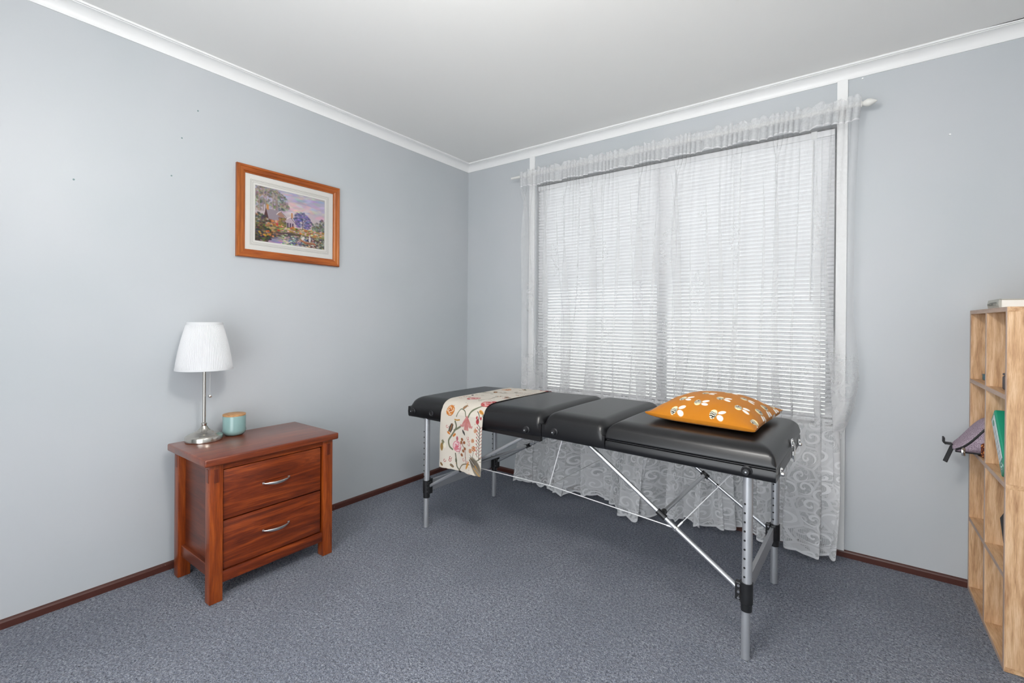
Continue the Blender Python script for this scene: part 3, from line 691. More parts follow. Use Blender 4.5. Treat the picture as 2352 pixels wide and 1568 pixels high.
bulb = [(.010, .395), (.014, .405), (.014, .42), (.022, .44), (.027, .46), (.022, .482), (.010, .492), (.001, .494)]
obj('bulb', lathe(bulb, 20), 'shade_fabric', tl, smooth=True)
cx, cy = .010, .020
ch = obj('pull_chain', join(*[lathe([(.0003, -.0016), (.0016, 0), (.0003, .0016)], 6, (cx, cy, .212 + k * .0042)) for k in range(50)]), 'chrome', tl)
ch['kind'] = 'stuff'
obj('chain_ball', lathe([(.0005, -.0085), (.005, -.0068), (.0078, -.003), (.0085, 0), (.0078, .003), (.005, .0068), (.0005, .0085)], 18, (cx, cy, .201)), 'chrome', tl, smooth=True)

# ------------------------------------------------------------------ lidded jar
jar = thing('candle_jar', 'glossy teal ceramic jar with a flat wooden lid beside the lamp', 'jar', (.120, -1.806, NZ))
jr, jh = .0485, .092
obj('jar_body', lathe([(.030, .0), (.040, .003), (.047, .011), (.0505, .022), (jr, .034), (jr, jh - .003), (jr - .0015, jh), (jr - .006, jh - .001), (jr - .006, .03), (.02, .012)], 48), 'jar_glaze', jar, **SM)
obj('jar_lid', lathe([(jr - .007, jh - .004), (jr - .007, jh), (jr, jh + .0005), (jr + .0005, jh + .007), (jr - .0015, jh + .0085)], 48), 'lid_wood', jar, **SM)

# ------------------------------------------------------------------ massage table
TC = (1.433, -.749); TR = math.radians(-1.45)
mt = thing('massage_table', 'folding black vinyl massage table with aluminium legs in front of the window', 'table', (TC[0], TC[1], 0), TR)
HWD = .325
def zb(x): return float(np.interp(x, [-.925, 0.0, .9], [.606, .632, .626]))
def pad(x0, x1, zlo, h_side, h_crown, rx0, rx1, ry, nx, ny, inset=0.0, mitre=False):
    """upholstered pad: vertical skirt then a rounded shoulder up to a soft crown"""
    xs = np.unique(np.concatenate([np.linspace(x0, x0 + rx0, 11), np.linspace(x0 + rx0, x1 - rx1, nx), np.linspace(x1 - rx1, x1, 11)]))
    yw = HWD - inset
    ys = np.unique(np.concatenate([np.linspace(-yw, -yw + ry, 12), np.linspace(-yw + ry, yw - ry, ny), np.linspace(yw - ry, yw, 12)]))
    top = np.zeros((len(ys), len(xs)))
    for j, y in enumerate(ys):
        for i, x in enumerate(xs):
            ex = max(0, 1 - (x - x0) / rx0, 1 - (x1 - x) / rx1); ey = max(0, 1 - (yw - abs(y)) / ry)
            e = max(ex, ey) if mitre else min(1, (ex ** 3.2 + ey ** 3.2) ** (1 / 3.2))
            crown = .004 * (1 - (y / yw) ** 2)
            top[j, i] = h_side + (h_crown - h_side) * math.sqrt(max(0, 1 - e ** 2.3)) + crown
    V, F = [], []; nX, nY = len(xs), len(ys)
    for j in range(nY):
        for i in range(nX): V.append((xs[i], ys[j], zb(xs[i]) + zlo + top[j, i]))
    F = [(j * nX + i, j * nX + i + 1, (j + 1) * nX + i + 1, (j + 1) * nX + i) for j in range(nY - 1) for i in range(nX - 1)]
    ring = [i for i in range(nX)] + [j * nX + nX - 1 for j in range(1, nY)] + [(nY - 1) * nX + i for i in range(nX - 2, -1, -1)] + [j * nX for j in range(nY - 2, 0, -1)]
    last = ring
    for f in (.5, .12, 0.0):
        cur_ = []
        for k in ring:
            x, y, z = V[k]; sx = 0.0
            bulge = .0025 if f == .5 else (0 if f else -.004)
            yy = y + (bulge if y > yw - 1e-6 else -bulge if y < -yw + 1e-6 else 0)
            V.append((x, yy, zb(x) + zlo + h_side * f)); cur_.append(len(V) - 1)
        for a in range(len(ring)): F.append((last[a], last[(a + 1) % len(ring)], cur_[(a + 1) % len(ring)], cur_[a]))
        last = cur_
    F.append(tuple(last))
    return V, F
obj('cushion', pad(-.925, -.020, 0, .056, .108, .075, .055, .085, 14, 10), 'black_vinyl', mt, smooth=True, angle=1.3)
obj('cushion', pad(-.016, .289, 0, .056, .108, .055, .050, .085, 8, 10), 'black_vinyl', mt, smooth=True, angle=1.3)
obj('frame_panel', pad(.293, .897, 0, .036, .0405, .02, .012, .012, 8, 6), 'black_vinyl', mt, smooth=True, angle=1.0)
obj('backrest_cushion', pad(.293, .897, .044, .012, .066, .055, .075, .085, 12, 10, -.001, True), 'black_vinyl', mt, smooth=True, angle=1.3)
obj('seam_piping', path([(.30, -HWD - .001, zb(.3) + .0425), (.6, -HWD - .0015, zb(.6) + .0425), (.897, -HWD - .001, zb(.897) + .0425)], .0022, 8), 'black_vinyl', mt)
# frame rails under the pads
for x0, x1 in ((-.90, -.04), (.0, .28), (.30, .88)):
    for yy in (-.295, .295): obj('under_rail', box(x0, yy - .01, zb(x0) - .004, x1, yy + .01, zb(x0) + .02), 'black_plastic', mt)
# rubber bumper knobs and a grommet on the near side
def knob(x, z, r=.0115, hole=False):
    if hole:
        g = join(lathe([(.0085, 0), (.0165, 0), (.0165, -.004), (.0125, -.006), (.0085, -.003)], 24, (x, -HWD - .0015, z), 'y', cap=False))
        k = obj('grommet', g, 'black_rubber', mt, **SM); obj('grommet_hole', lathe([(.0088, -.0005), (.0088, -.0015)], 20, (x, -HWD - .0015, z), 'y'), 'hole_dark', k); return
    k = obj('bumper_knob', lathe([(r + .005, .001), (r + .005, -.003), (r + .001, -.006), (r, -.014), (r * .8, -.020), (r * .45, -.021)], 24, (x, -HWD - .0015, z), 'y'), 'black_rubber', mt, **SM)
    obj('rivet', lathe([(.003, -.0205), (.003, -.0218), (.0015, -.0225)], 14, (x, -HWD - .0015, z), 'y'), 'plate_metal', k, **SM)
knob(-.878, zb(-.878) + .034); knob(-.732, zb(-.732) + .034, hole=True); knob(-.098, zb(-.098) + .024); knob(.052, zb(.052) + .034); knob(.812, zb(.812) + .024, .0125)
# clasps on the foot end
def clasp(y, big):
    x = .899; z = zb(.897)
    if big:
        g = join(box(x, y - .016, z + .046, x + .004, y + .016, z + .078, .0015), path([(x + .006, y - .010, z + .066), (x + .012, y - .010, z + .05), (x + .010, y - .008, z + .012)], .002, 8), path([(x + .006, y + .010, z + .066), (x + .012, y + .010, z + .05), (x + .010, y + .008, z + .012)], .002, 8), box(x + .003, y - .009, z + .004, x + .010, y + .009, z + .032, .002), box(x + .009, y - .012, z - .006, x + .013, y + .012, z + .020, .002))
        k = obj('toggle_clasp', g, 'chrome', mt, **SM)
        for dz in (.053, .071): obj('rivet', lathe([(.004, .003), (.004, .006), (.002, .007)], 12, (x, y, z + dz), 'x'), 'chrome', k)
    else:
        k = obj('corner_catch', join(box(x, y - .012, z + .006, x + .003, y + .012, z + .034, .001), lathe([(.007, .003), (.007, .010), (.004, .013)], 14, (x, y, z + .012), 'x')), 'chrome', mt, **SM)
        obj('rivet', lathe([(.004, .003), (.004, .007), (.002, .008)], 12, (x, y, z + .028), 'x'), 'chrome', k)
clasp(0.02, True); clasp(-.245, False); clasp(.245, False)
# legs: outer tube with pin holes, black collar, inner tube
LXX, LYY = .8065, .2925
holeme = mesh('pin_hole', lathe([(.0035, 0), (.0035, -.0012)], 10, axis='y'), 'hole_dark')
for sx in (-1, 1):
    for sy in (-1, 1):
        x, y = sx * LXX, sy * LYY; zt = zb(x)
        lg = obj('leg', path([(x + .002, y, .17), (x + .003, y, zt + .005)], .0162, 24), 'anodised_tube', mt, **SM)
        obj('inner_tube', path([(x - .001, y, .002), (x, y, .24)], .0140, 24), 'anodised_tube', lg, **SM)
        obj('collar', lathe([(.0165, .262), (.0205, .262), (.0205, .192), (.0180, .190), (.0180, .166), (.0145, .164)], 28, (x + .001, y, 0)), 'black_plastic', lg, **SM)
        obj('collar_lug', box(x - sx * .034, y - .010, .196, x - sx * .012, y + .010, .258, .003), 'black_plastic', lg)
        obj('collar_lug', box(x - .010, y - sy * .034, .190, x + .010, y - sy * .012, .262, .003), 'black_plastic', lg)
        for dz in (.205, .226, .247): obj('bolt', lathe([(.0045, -.0005), (.0045, .003), (.002, .0045)], 10, (x - sx * .022, y - .0135, dz), 'y'), 'chrome', lg)
        for k in range(9):
            h_ = obj('pin_hole', holeme, None, lg); h_.location = (x - .003, y - .0154, .284 + k * .031)
# end plates between the leg pairs
for sx in (-1, 1):
    x = sx * LXX
    e = obj('end_plate', box(x - .0015, -LYY + .018, .195, x + .0015, LYY - .018, .252), 'plate_metal', mt)
    obj('plate_flange', box(x - .012, -LYY + .018, .2505, x + .0015, LYY - .018, .2535), 'plate_metal', e)
# diagonal braces, clamps and cross struts
BR = {}
for sx in (-1, 1):
    x0, z0 = sx * (LXX - .03), .236
    x1, z1 = (.196, zb(.2)) if sx > 0 else (-.10, zb(-.1))
    for sy in (-1, 1):
        y = sy * LYY
        br = obj('brace', path([(x0, y, z0), (x1, y, z1)], .0085, 18), 'polished_tube' if sx > 0 else 'anodised_tube', mt, **SM)
        f = .455 if sx > 0 else .36
        c0 = Vector((x0 + (x1 - x0) * f, y, z0 + (z1 - z0) * f)); d = Vector((x1 - x0, 0, z1 - z0)).normalized()
        obj('clamp', join(path([c0 - d * .019, c0 + d * .019], .0118, 18), path([c0 + Vector((0, -sy * .006, .002)), c0 + Vector((0, -sy * .030, .002))], .0115, 16)), 'black_plastic', br, **SM)
        BR[(sx, sy)] = (Vector((x0, y, z0)), Vector((x1, y, z1)), c0)
        fs = .36 if sx > 0 else .43
        s0 = Vector((x0 + (x1 - x0) * fs, y, z0 + (z1 - z0) * fs))
        obj('cable_stop', join(path([s0 - d * .006, s0 + d * .006], .0105, 14), path([s0 + Vector((0, -.009, 0)), s0 + Vector((0, -.016, 0))], .005, 10)), 'chrome', br, **SM)
    a, c = BR[(sx, -1)][2], BR[(sx, 1)][2]
    obj('cross_strut', path([a + Vector((0, .02, .002)), c + Vector((0, -.02, .002))], .0085, 16), 'polished_tube' if sx > 0 else 'anodised_tube', mt, **SM)
# steel cables
def lerp(t, k, f): return BR[k][0] + (BR[k][1] - BR[k][0]) * f
def cable(*pts, r=.0022): obj('cable', path(pts, r, 8), 'steel_cable', mt)
R0, L0 = lerp(0, (1, -1), .36), lerp(0, (-1, -1), .43); R1, L1 = lerp(0, (1, 1), .36), lerp(0, (-1, 1), .43)
mf = Vector((.005, -LYY, .412)); mb = Vector((-.04, LYY, .385))
cable(L0, mf, R0); cable(L1, mb, R1, r=.0017)
cable(mf, Vector((.06, -LYY + .02, .632))); cable(mf, mb, r=.0019); cable(mb, Vector((-.06, LYY - .02, .632)), r=.0015)
cable(R0, Vector((.76, -.22, .622)), r=.0018); cable(R1, Vector((.76, .22, .622)), r=.0017)
cable(L1, Vector((-.62, .22, .60)), r=.0017)
obj('cable_sleeve', join(path([R0 + (mf - R0).normalized() * .012, R0 + (mf - R0).normalized() * .035], .0032, 10), path([R0 + (Vector((.76, -.22, .622)) - R0).normalized() * .012, R0 + (Vector((.76, -.22, .622)) - R0).normalized() * .035], .0032, 10)), 'cord_white', mt)

# ------------------------------------------------------------------ floral runner over the table
def top_z(xl, yl):
    """height of the left pad at table coordinates"""
    ey = max(0, 1 - (HWD - abs(yl)) / .085); ex = max(0, 1 - (xl + .925) / .075)
    e = min(1, (ex ** 3.2 + ey ** 3.2) ** (1 / 3.2))
    return zb(xl) + .056 + .052 * math.sqrt(max(0, 1 - e ** 2.3)) + .004 * (1 - (yl / HWD) ** 2)
RW = .292                                                # runner width
# path over the pad in table coordinates: list of (y, z at offset)
cs = [(HWD + .0065, -.03)]
prof = []
for t in np.linspace(0, 1, 9): prof.append((HWD + .007, .648 + t * .030, None))
ysamp = np.concatenate([np.linspace(HWD + .004, HWD - .085, 16), np.linspace(HWD - .09, -HWD + .09, 30), np.linspace(-HWD + .085, -HWD - .004, 18)])
for y in ysamp: prof.append((float(y), None, max(-HWD, min(HWD, float(y)))))
for t in np.linspace(0, 1, 30)[1:]: prof.append((-HWD - .0075 - .010 * t - .003 * math.sin(t * 5), .676 - t * .292, None))
XC = -.505                                               # runner centre line in table coordinates
pts = []
for (y, z, yy) in prof: pts.append(np.array([y, z if z is not None else top_z(XC, yy) + .0045]))
pts = np.array(pts); seg = np.r_[0, np.cumsum(np.linalg.norm(np.diff(pts, axis=0), axis=1))]
LEN = seg[-1]; nb, na = 640, 185
tb = np.linspace(0, LEN, nb); PYs = np.interp(tb, seg, pts[:, 0]); PZs = np.interp(tb, seg, pts[:, 1])
B0 = float(np.interp(0, [0], [0])); iF = int(np.argmin(np.abs(PZs - .676) + (PYs > -.2) * 9)); bF = tb[iF]   # where the hanging part starts
av = np.linspace(0, RW, na)
class Bold(Paint):
    def line(s, pts, w, col, op=1.0): Paint.line(s, pts, w * 1.35, tuple(c * .82 for c in col), op)
    def ell(s, cx, cy, rx, ry, col, ang=0, op=1.0, soft=.15): Paint.ell(s, cx, cy, rx * 1.14, ry * 1.14, tuple(c * (.94 if max(col) > 200 else .82) for c in col), ang, op, soft)
PT = Bold(RW, LEN, na, nb, (200, 192, 180))
def A(x): return x - .782                                # world x on the photo to cloth width
def Hh(z): return bF + (.676 - z)                        # height on the hanging part
def Ty(y): return bF - .035 - (-1.04 - y) * -1           # world y on top -> length (approx.)
def Tt(y): return bF - .07 - (y + 1.04)
PT.put(np.clip((np.sin(PT.X * 900) * np.sin(PT.Y * 900) + .2), 0, 1), (190, 182, 170), .15)
GREEN, DKG, BRN, ORG, PNK, RED, GRY, CRM = (104, 112, 84), (74, 78, 66), (150, 92, 56), (206, 124, 50), (206, 132, 128), (188, 72, 72), (116, 108, 98), (240, 232, 224)
def rose(x, y, r, c1, c2):
    for k in range(11):
        a = k / 11 * 2 * PI; PT.ell(x + r * .62 * math.cos(a), y + r * .62 * math.sin(a), r * .42, r * .34, c1, a, .9)
        PT.line([(x + r * math.cos(a - .25), y + r * math.sin(a - .25)), (x + r * 1.04 * math.cos(a), y + r * 1.04 * math.sin(a)), (x + r * math.cos(a + .25), y + r * math.sin(a + .25))], r * .09, c2, .8)
    for q in (.75, .5, .27):
        for k in range(7):
            a = k / 7 * 2 * PI + q * 5
            PT.line([(x + r * q * math.cos(a), y + r * q * math.sin(a)), (x + r * (q + .08) * math.cos(a + .3), y + r * (q + .08) * math.sin(a + .3)), (x + r * q * math.cos(a + .62), y + r * q * math.sin(a + .62))], r * .11, c2 if k % 2 else CRM, .85)
    PT.ell(x, y, r * .2, r * .2, c2)
def leaf(x, y, l, w, ang, c, vein=None):
    PT.ell(x, y, l, w, c, ang); PT.ell(x + math.cos(ang) * l * .6, y + math.sin(ang) * l * .6, l * .5, w * .5, c, ang)
    if vein: PT.line([(x - math.cos(ang) * l, y - math.sin(ang) * l), (x + math.cos(ang) * l, y + math.sin(ang) * l)], w * .22, vein, .8)
def oak(x, y, l, ang, c, tip):
    for k in range(5):
        f = k / 4 - .5; 
        for s in (-1, 1): PT.ell(x + math.cos(ang) * l * f * 1.4 + s * math.sin(ang) * l * .28 * (1 - abs(f)), y + math.sin(ang) * l * f * 1.4 - s * math.cos(ang) * l * .28 * (1 - abs(f)), l * .26, l * .16, c, ang + s * .8)
    PT.line([(x - math.cos(ang) * l * .8, y - math.sin(ang) * l * .8), (x + math.cos(ang) * l * .8, y + math.sin(ang) * l * .8)], l * .09, tip)
def curl(x, y, r, c, s=1):
    PT.line([(x + s * r * math.cos(t) * (1 - t / 9), y + r * math.sin(t) * (1 - t / 9)) for t in np.linspace(0, 5, 7)], r * .28, c, .9)
# stems on the hanging part
X, Z = A, Hh
PT.line([(X(.895), Z(.655)), (X(.915), Z(.695)), (X(.945), Z(.690)), (X(.962), Z(.66))], .0035, GREEN)
PT.line([(X(.888), Z(.63)), (X(.897), Z(.60)), (X(.87), Z(.56)), (X(.850), Z(.53)), (X(.856), Z(.50)), (X(.874), Z(.486))], .0065, (120, 122, 98))
PT.line([(X(.93), Z(.612)), (X(.905), Z(.595)), (X(.885), Z(.585))], .007, (120, 122, 98))
PT.line([(X(.893), Z(.467)), (X(.900), Z(.42)), (X(.905), Z(.40)), (X(.922), Z(.386))], .005, (110, 112, 92))
PT.line([(X(.95), Z(.535)), (X(.944), Z(.515)), (X(.962), Z(.50)), (X(.966), Z(.46)), (X(.975), Z(.428))], .003, (150, 90, 80))
PT.line([(X(.92), Z(.388)), (X(.94), Z(.415)), (X(.975), Z(.428)), (X(1.0), Z(.43))], .004, (130, 116, 92))
PT.line([(X(1.07), Z(.47)), (X(1.04), Z(.45)), (X(1.02), Z(.43))], .004, (120, 118, 96))
PT.line([(X(.978), Z(.66)), (X(.99), Z(.69)), (X(1.02), Z(.715)), (X(1.05), Tt(-1.055))], .0065, (118, 124, 98))
PT.line([(X(.93), Z(.51)), (X(.917), Z(.47))], .002, GRY)
rose(X(.845), Z(.683), .026, (218, 142, 62), (186, 92, 34))
oak(X(.938), Z(.712), .017, -.9, (150, 122, 92), (196, 118, 60))
# tall pink bloom
fx_, fz_ = X(.969), Z(.63)
for k in range(-3, 4):
    PT.line([(fx_, fz_ - .032), (fx_ + k * .007, fz_ - .005), (fx_ + k * .012, fz_ + .018), (fx_ + k * .0135, fz_ + .012)], .0055, (226, 156, 150)); PT.line([(fx_, fz_ - .03), (fx_ + k * .007, fz_ - .003), (fx_ + k * .011, fz_ + .018)], .0018, (186, 92, 92))
for k in range(-2, 3): PT.line([(fx_ + k * .004, fz_ + .0), (fx_ + k * .007, fz_ + .034)], .0045, (214, 136, 132))
oak(X(.862), Z(.596), .026, -1.2, (88, 80, 70), (200, 120, 50)); oak(X(.848), Z(.568), .012, .5, (206, 124, 48), (150, 80, 34)); oak(X(.885), Z(.560), .013, 2.4, (206, 124, 48), (150, 80, 34))
PT.line([(X(.885), Z(.64)), (X(.90), Z(.637)), (X(.918), Z(.641))], .005, (206, 150, 70))
for (x, z, r) in ((1.036, .664, .005), (1.062, .663, .005), (1.043, .645, .0085)): PT.ell(X(x), Z(z), r, r * 1.35, (190, 62, 70))
PT.line([(X(1.03), Z(.695)), (X(1.05), Z(.672)), (X(1.045), Z(.65))], .003, DKG); oak(X(1.055), Z(.692), .018, .4, (206, 140, 60), (128, 108, 70)); oak(X(1.075), Z(.676), .012, 1.0, (116, 112, 92), (220, 220, 210))
rose(X(.905), Z(.505), .026, (226, 178, 184), (204, 96, 110)); PT.ell(X(.900), Z(.497), .010, .010, (204, 104, 116), 0, .8); leaf(X(.905), Z(.545), .010, .006, 1.57, (196, 104, 112))
for (x, z) in ((.94, .545), (.957, .531), (.934, .529), (.962, .501), (.949, .488), (.937, .466)): leaf(X(x), Z(z), .008, .0065, rng.uniform(0, 3), (160, 96, 56))
for (x, z, r) in ((1.019, .55, .009), (1.027, .512, .012), (1.004, .498, .010), (1.033, .599, .009)): rose(X(x), Z(z), r, (204, 122, 58), (160, 82, 36))
PT.line([(X(1.004), Z(.48)), (X(1.02), Z(.455)), (X(1.03), Z(.44))], .002, GRY); PT.line([(X(1.027), Z(.50)), (X(1.02), Z(.455))], .002, GRY)
for k in range(10):
    z = .62 - k * .016; PT.line([(X(1.062 - .0012 * k), Z(z)), (X(1.045), Z(z + .012))], .0022, (96, 88, 80)); PT.line([(X(1.062), Z(z - .006)), (X(1.078), Z(z + .006))], .0022, (170, 90, 90))
    PT.ell(X(1.044), Z(z + .014), .003, .003, (190, 100, 100))
PT.line([(X(1.060), Z(.62)), (X(1.060), Z(.46))], .0025, (96, 88, 80))
leaf(X(1.04), Z(.43), .040, .020, .9, (120, 112, 98), (214, 150, 60)); oak(X(1.02), Z(.445), .024, .7, (104, 98, 86), (200, 190, 180)); leaf(X(1.05), Z(.40), .028, .012, .75, (146, 136, 120), (226, 160, 60))
leaf(X(.984), Z(.423), .020, .006, -1.1, (206, 142, 60), (130, 110, 70))
oak(X(.812), Z(.512), .018, 1.0, (112, 112, 92), (206, 190, 130)); PT.ell(X(.80), Z(.49), .010, .018, (166, 132, 74)); PT.ell(X(.822), Z(.50), .009, .012, (226, 220, 200))
oak(X(.872), Z(.402), .014, .5, (112, 104, 88), (206, 136, 60)); oak(X(.802), Z(.40), .013, .5, (150, 110, 60), (90, 70, 50)); oak(X(.897), Z(.432), .012, 1.5, (96, 96, 78), (120, 116, 96))
for (x, z) in ((.825, .424), (.861, .442), (.858, .43)): curl(X(x), Z(z), .009, (186, 84, 84))
for (x, z, s) in ((.99, .548, 1), (.995, .53, -1), (.985, .56, -1), (.985, .44, 1), (.95, .445, 1), (.835, .60, 1)): curl(X(x), Z(z), .009, (214, 130, 124), s)
for (x, z) in ((.947, .585), (.955, .578)): leaf(X(x), Z(z), .010, .004, 1.1, (74, 72, 70))
for k in range(60): PT.ell(rng.uniform(0, RW), rng.uniform(0, LEN), .0022, .0022, ((190, 104, 100), (120, 110, 96), (200, 130, 70))[k % 3], 0, .7)
# top of the table: repeat of the design
def top_m(fn, x, y, *a): fn(X(x), Tt(y), *a)
top_m(rose, .90, -.962, .034, (206, 116, 112), (180, 64, 66)); top_m(rose, 1.055, -1.02, .038, (204, 92, 90), (176, 58, 62)); top_m(rose, .835, -.60, .028, (218, 142, 62), (186, 92, 34)); top_m(rose, .90, -.45, .032, (206, 110, 106), (178, 62, 64)); top_m(rose, 1.055, -.49, .038, (196, 84, 82), (166, 50, 56))
for (x, y, l, a, c1, c2) in ((1.045, -.85, .028, .3, (112, 102, 90), (206, 140, 60)), (.85, -.72, .026, .9, (150, 110, 70), (200, 120, 60)), (.80, -.76, .016, .2, (112, 112, 92), (190, 160, 90)), (.84, -.93, .014, .5, (112, 112, 92), (130, 110, 80)), (.955, -.66, .022, 1.2, (120, 120, 96), (190, 110, 70)), (.97, -.42, .018, .2, (112, 112, 92), (190, 160, 90)), (.815, -.88, .014, .9, (112, 104, 110), (90, 84, 90)), (.93, -.55, .016, .4, (150, 120, 80), (190, 120, 60))): oak(X(x), Tt(y), l, a, c1, c2)
PT.line([(X(.80), Tt(-.80)), (X(.86), Tt(-.74)), (X(.93), Tt(-.72)), (X(1.0), Tt(-.66))], .006, (118, 120, 96)); PT.line([(X(.95), Tt(-.98)), (X(.98), Tt(-.93)), (X(.97), Tt(-.86)), (X(1.0), Tt(-.80))], .005, (118, 120, 96)); PT.line([(X(.90), Tt(-.50)), (X(.96), Tt(-.56)), (X(1.04), Tt(-.55))], .005, (118, 120, 96))
for k in range(9):
    y = -.62 - k * .018; PT.line([(X(1.055), Tt(y)), (X(1.025), Tt(y + .014))], .0022, (120, 100, 92)); PT.line([(X(1.055), Tt(y)), (X(1.073), Tt(y + .012))], .0022, (170, 110, 104))
for k in range(26): curl(rng.uniform(.01, RW - .01), rng.uniform(.08, bF - .09), rng.uniform(.007, .013), ((206, 130, 124), (150, 120, 100), (190, 130, 80), (112, 112, 96))[k % 4], 1 if k % 2 else -1)
aa, bb = np.meshgrid(av, np.arange(nb))
hang = np.clip((tb - bF) / .29, 0, 1)
hg = hang[bb]
skew = (np.interp(PYs, [-HWD, HWD], [0.0, -.004]))[bb]
Vx = XC - RW / 2 + aa + skew + .006 * hg * (aa / RW - .5) * -1
Vy = PYs[bb] - (.008 * np.sin(aa / RW * 9.0 + .5) * hg ** .8) * (hg > 0) - .004 * hg
Vz = PZs[bb].copy()
Vz = Vz + (np.vectorize(zb)(np.linspace(XC - RW / 2, XC + RW / 2, na)) - zb(XC))[None, :] * (1 - hg)
Vz = Vz + .0012 * np.sin(aa * 90 + bb * .02) * (1 - hg) + hg * (aa / RW - .5) * .004
# slightly sagging hem
Vz[-1] -= .002 * np.sin(np.linspace(0, 20, na))
Vr = np.stack([Vx.ravel(), Vy.ravel(), Vz.ravel()], 1)
ii = np.arange(na * nb).reshape(nb, na)
Fr = np.stack([ii[:-1, :-1], ii[:-1, 1:], ii[1:, 1:], ii[1:, :-1]], -1).reshape(-1, 4)
run = bpy.data.objects.new('table_runner', npmesh('table_runner', Vr, Fr, 'runner_print', col=PT.linear())); COL.objects.link(run)
run.location = (TC[0], TC[1], 0); run.rotation_euler = (0, 0, TR)
tag(run, 'cream floral cloth runner draped across the left end of the massage table', 'cloth')
so = run.modifiers.new('thickness', 'SOLIDIFY'); so.thickness = .0022; so.offset = 1

# ------------------------------------------------------------------ mustard cushion with bees
PC = Vector((2.057, -.744)); PA = math.radians(-4.6); PSX, PSY = .415, .455
pil = thing('bee_cushion', 'mustard yellow square cushion printed with bees lying on the massage table', 'cushion', (PC.x, PC.y, .7425), PA)
BEES = [(.27, .05, .05, 1), (.63, .06, -.05, 1), (.45, .17, .1, -1), (.80, .22, .15, -1), (.28, .24, -.1, 1), (.61, .31, .1, 1), (.77, .50, .2, -1), (.43, .43, 0, 1), (.58, .63, .1, -1), (.965, .13, -.3, 1), (.94, .40, -.3, -1), (.93, .62, -.3, -1), (.93, .85, -.3, 1), (.80, .76, .1, 1), (.22, .60, 0, -1), (.36, .80, 0, 1), (.12, .42, 0, 1)]
NP = 260
PB = Paint(PSX, PSY, NP, NP, (182, 113, 24))
PB.put(np.clip(np.sin(PB.X * 2100) * np.sin(PB.Y * 2100), 0, 1), (174, 105, 20), .25)
def bee(P_, x, y, ang, flip):
    # body across the wings' axis; wings point along +x, flip turns the head
    c, s = math.cos(ang), math.sin(ang); hd = -1 if flip > 0 else 1
    def T_(u, v): return (x + u * c - v * s, y + u * s + v * c)
    for v, w in ((.012, .5), (-.012, -.5)):
        q = T_(.028, v); P_.ell(q[0], q[1], .0140, .0086, (238, 234, 230), ang + w, 1, .1)
    q = T_(0, 0); P_.ell(q[0], q[1], .0130, .0195, (240, 226, 180), ang, 1, .07)
    dx, dy = P_.X - x, P_.Y - y; u = dx * c + dy * s; v = (-dx * s + dy * c) * -hd
    ins = ((u / .0130) ** 2 + (v / .0195) ** 2 < 1)
    ph = (v + .0195 + .0016 * np.sin(u * 300)) / .039
    st = ins & (ph < .66) & ((ph * 5.2) % 1 < .58) & (ph > .04)
    P_.put((ins & (ph < .68)).astype(float), (238, 232, 214), .9); P_.put(st.astype(float), (46, 45, 38), 1)
    e = T_(.001, hd * .0125); P_.ell(e[0], e[1], .0027, .0027, (40, 40, 36), 0, 1, .2)
for (u, v, a, f) in BEES: bee(PB, u * PSX, v * PSY, a, f)
def pillow(side):
    u, v = np.meshgrid(np.linspace(-1, 1, NP), np.linspace(-1, 1, NP))
    prof_ = np.clip((1 - np.abs(u) ** 2.4), 0, 1) * np.clip((1 - np.abs(v) ** 2.4), 0, 1)
    pinch = 1 - .05 * (1 - v ** 2) * np.abs(u) ** 2.2, 1 - .03 * (1 - u ** 2) * np.abs(v) ** 2.2
    x = u * PSX / 2 * pinch[0]; y = v * PSY / 2 * pinch[1]
    wr = .0035 * np.sin(u * 15 + np.sin(v * 4) * 2) * (np.abs(v) ** 3) + .003 * np.sin(v * 13 + u * 3) * np.abs(u) ** 3
    z = .030 + .080 * prof_ ** .72 + wr * prof_ ** .25 if side > 0 else .030 * (1 - prof_ ** .22) + .0005
    z = z + np.abs(u * v) ** 3 * np.where((u > 0) & (v < 0), -.006, np.where((u < 0) & (v < 0), .006, .004))
    return np.stack([x.ravel(), y.ravel(), z.ravel()], 1)
ii = np.arange(NP * NP).reshape(NP, NP)
Ft = np.stack([ii[:-1, :-1], ii[:-1, 1:], ii[1:, 1:], ii[1:, :-1]], -1).reshape(-1, 4)
obj('cushion_cover', npmesh('cushion_cover', pillow(1), Ft, 'pillow_print', col=PB.linear()), None, pil)
BEES2 = [(.96, .40, .2, 1), (.95, .70, .2, 1), (.5, .5, 0, 1), (.94, .93, .3, -1)]
PB2 = Paint(PSX, PSY, NP, NP, (182, 113, 24))
for (u, v, a, f) in BEES2: bee(PB2, u * PSX, v * PSY, a, f)
obj('cushion_back', npmesh('cushion_back', pillow(-1), Ft[:, ::-1], 'pillow_print', col=PB2.linear()), None, pil)

# ------------------------------------------------------------------ cube bookcase on the right
SX, SY0, SY1, SHH, SD, BT = 2.928, -.612, -.016, 1.206, .305, .016
bc = thing('bookcase', 'pale oak eight cube bookcase standing in the right corner', 'bookcase', (0, 0, 0))
def board(name, x0, y0, z0, x1, y1, z1, m, edge_m, edge_dir):
    o = obj(name, box(x0 + .0012, y0, z0, x1, y1, z1, .0006, 1), m, bc)
    obj('edge_band', box(x0, y0 + .0003, z0 + .0003, x0 + .0014, y1 - .0003, z1 - .0003), edge_m, o); return o
for z in (.001, .604, SHH - BT): board('shelf_board', SX, SY0, z, SX + SD, SY1, z + BT, 'oak_y', 'oak_edge', 'y')
for y in (SY0, SY1 - BT):
    for z0, z1 in ((.001 + BT, .604), (.604 + BT, SHH - BT)): board('side_board', SX, y, z0, SX + SD, y + BT, z1, 'oak_z', 'oak_edge_z', 'z')
YM = (SY0 + SY1) / 2
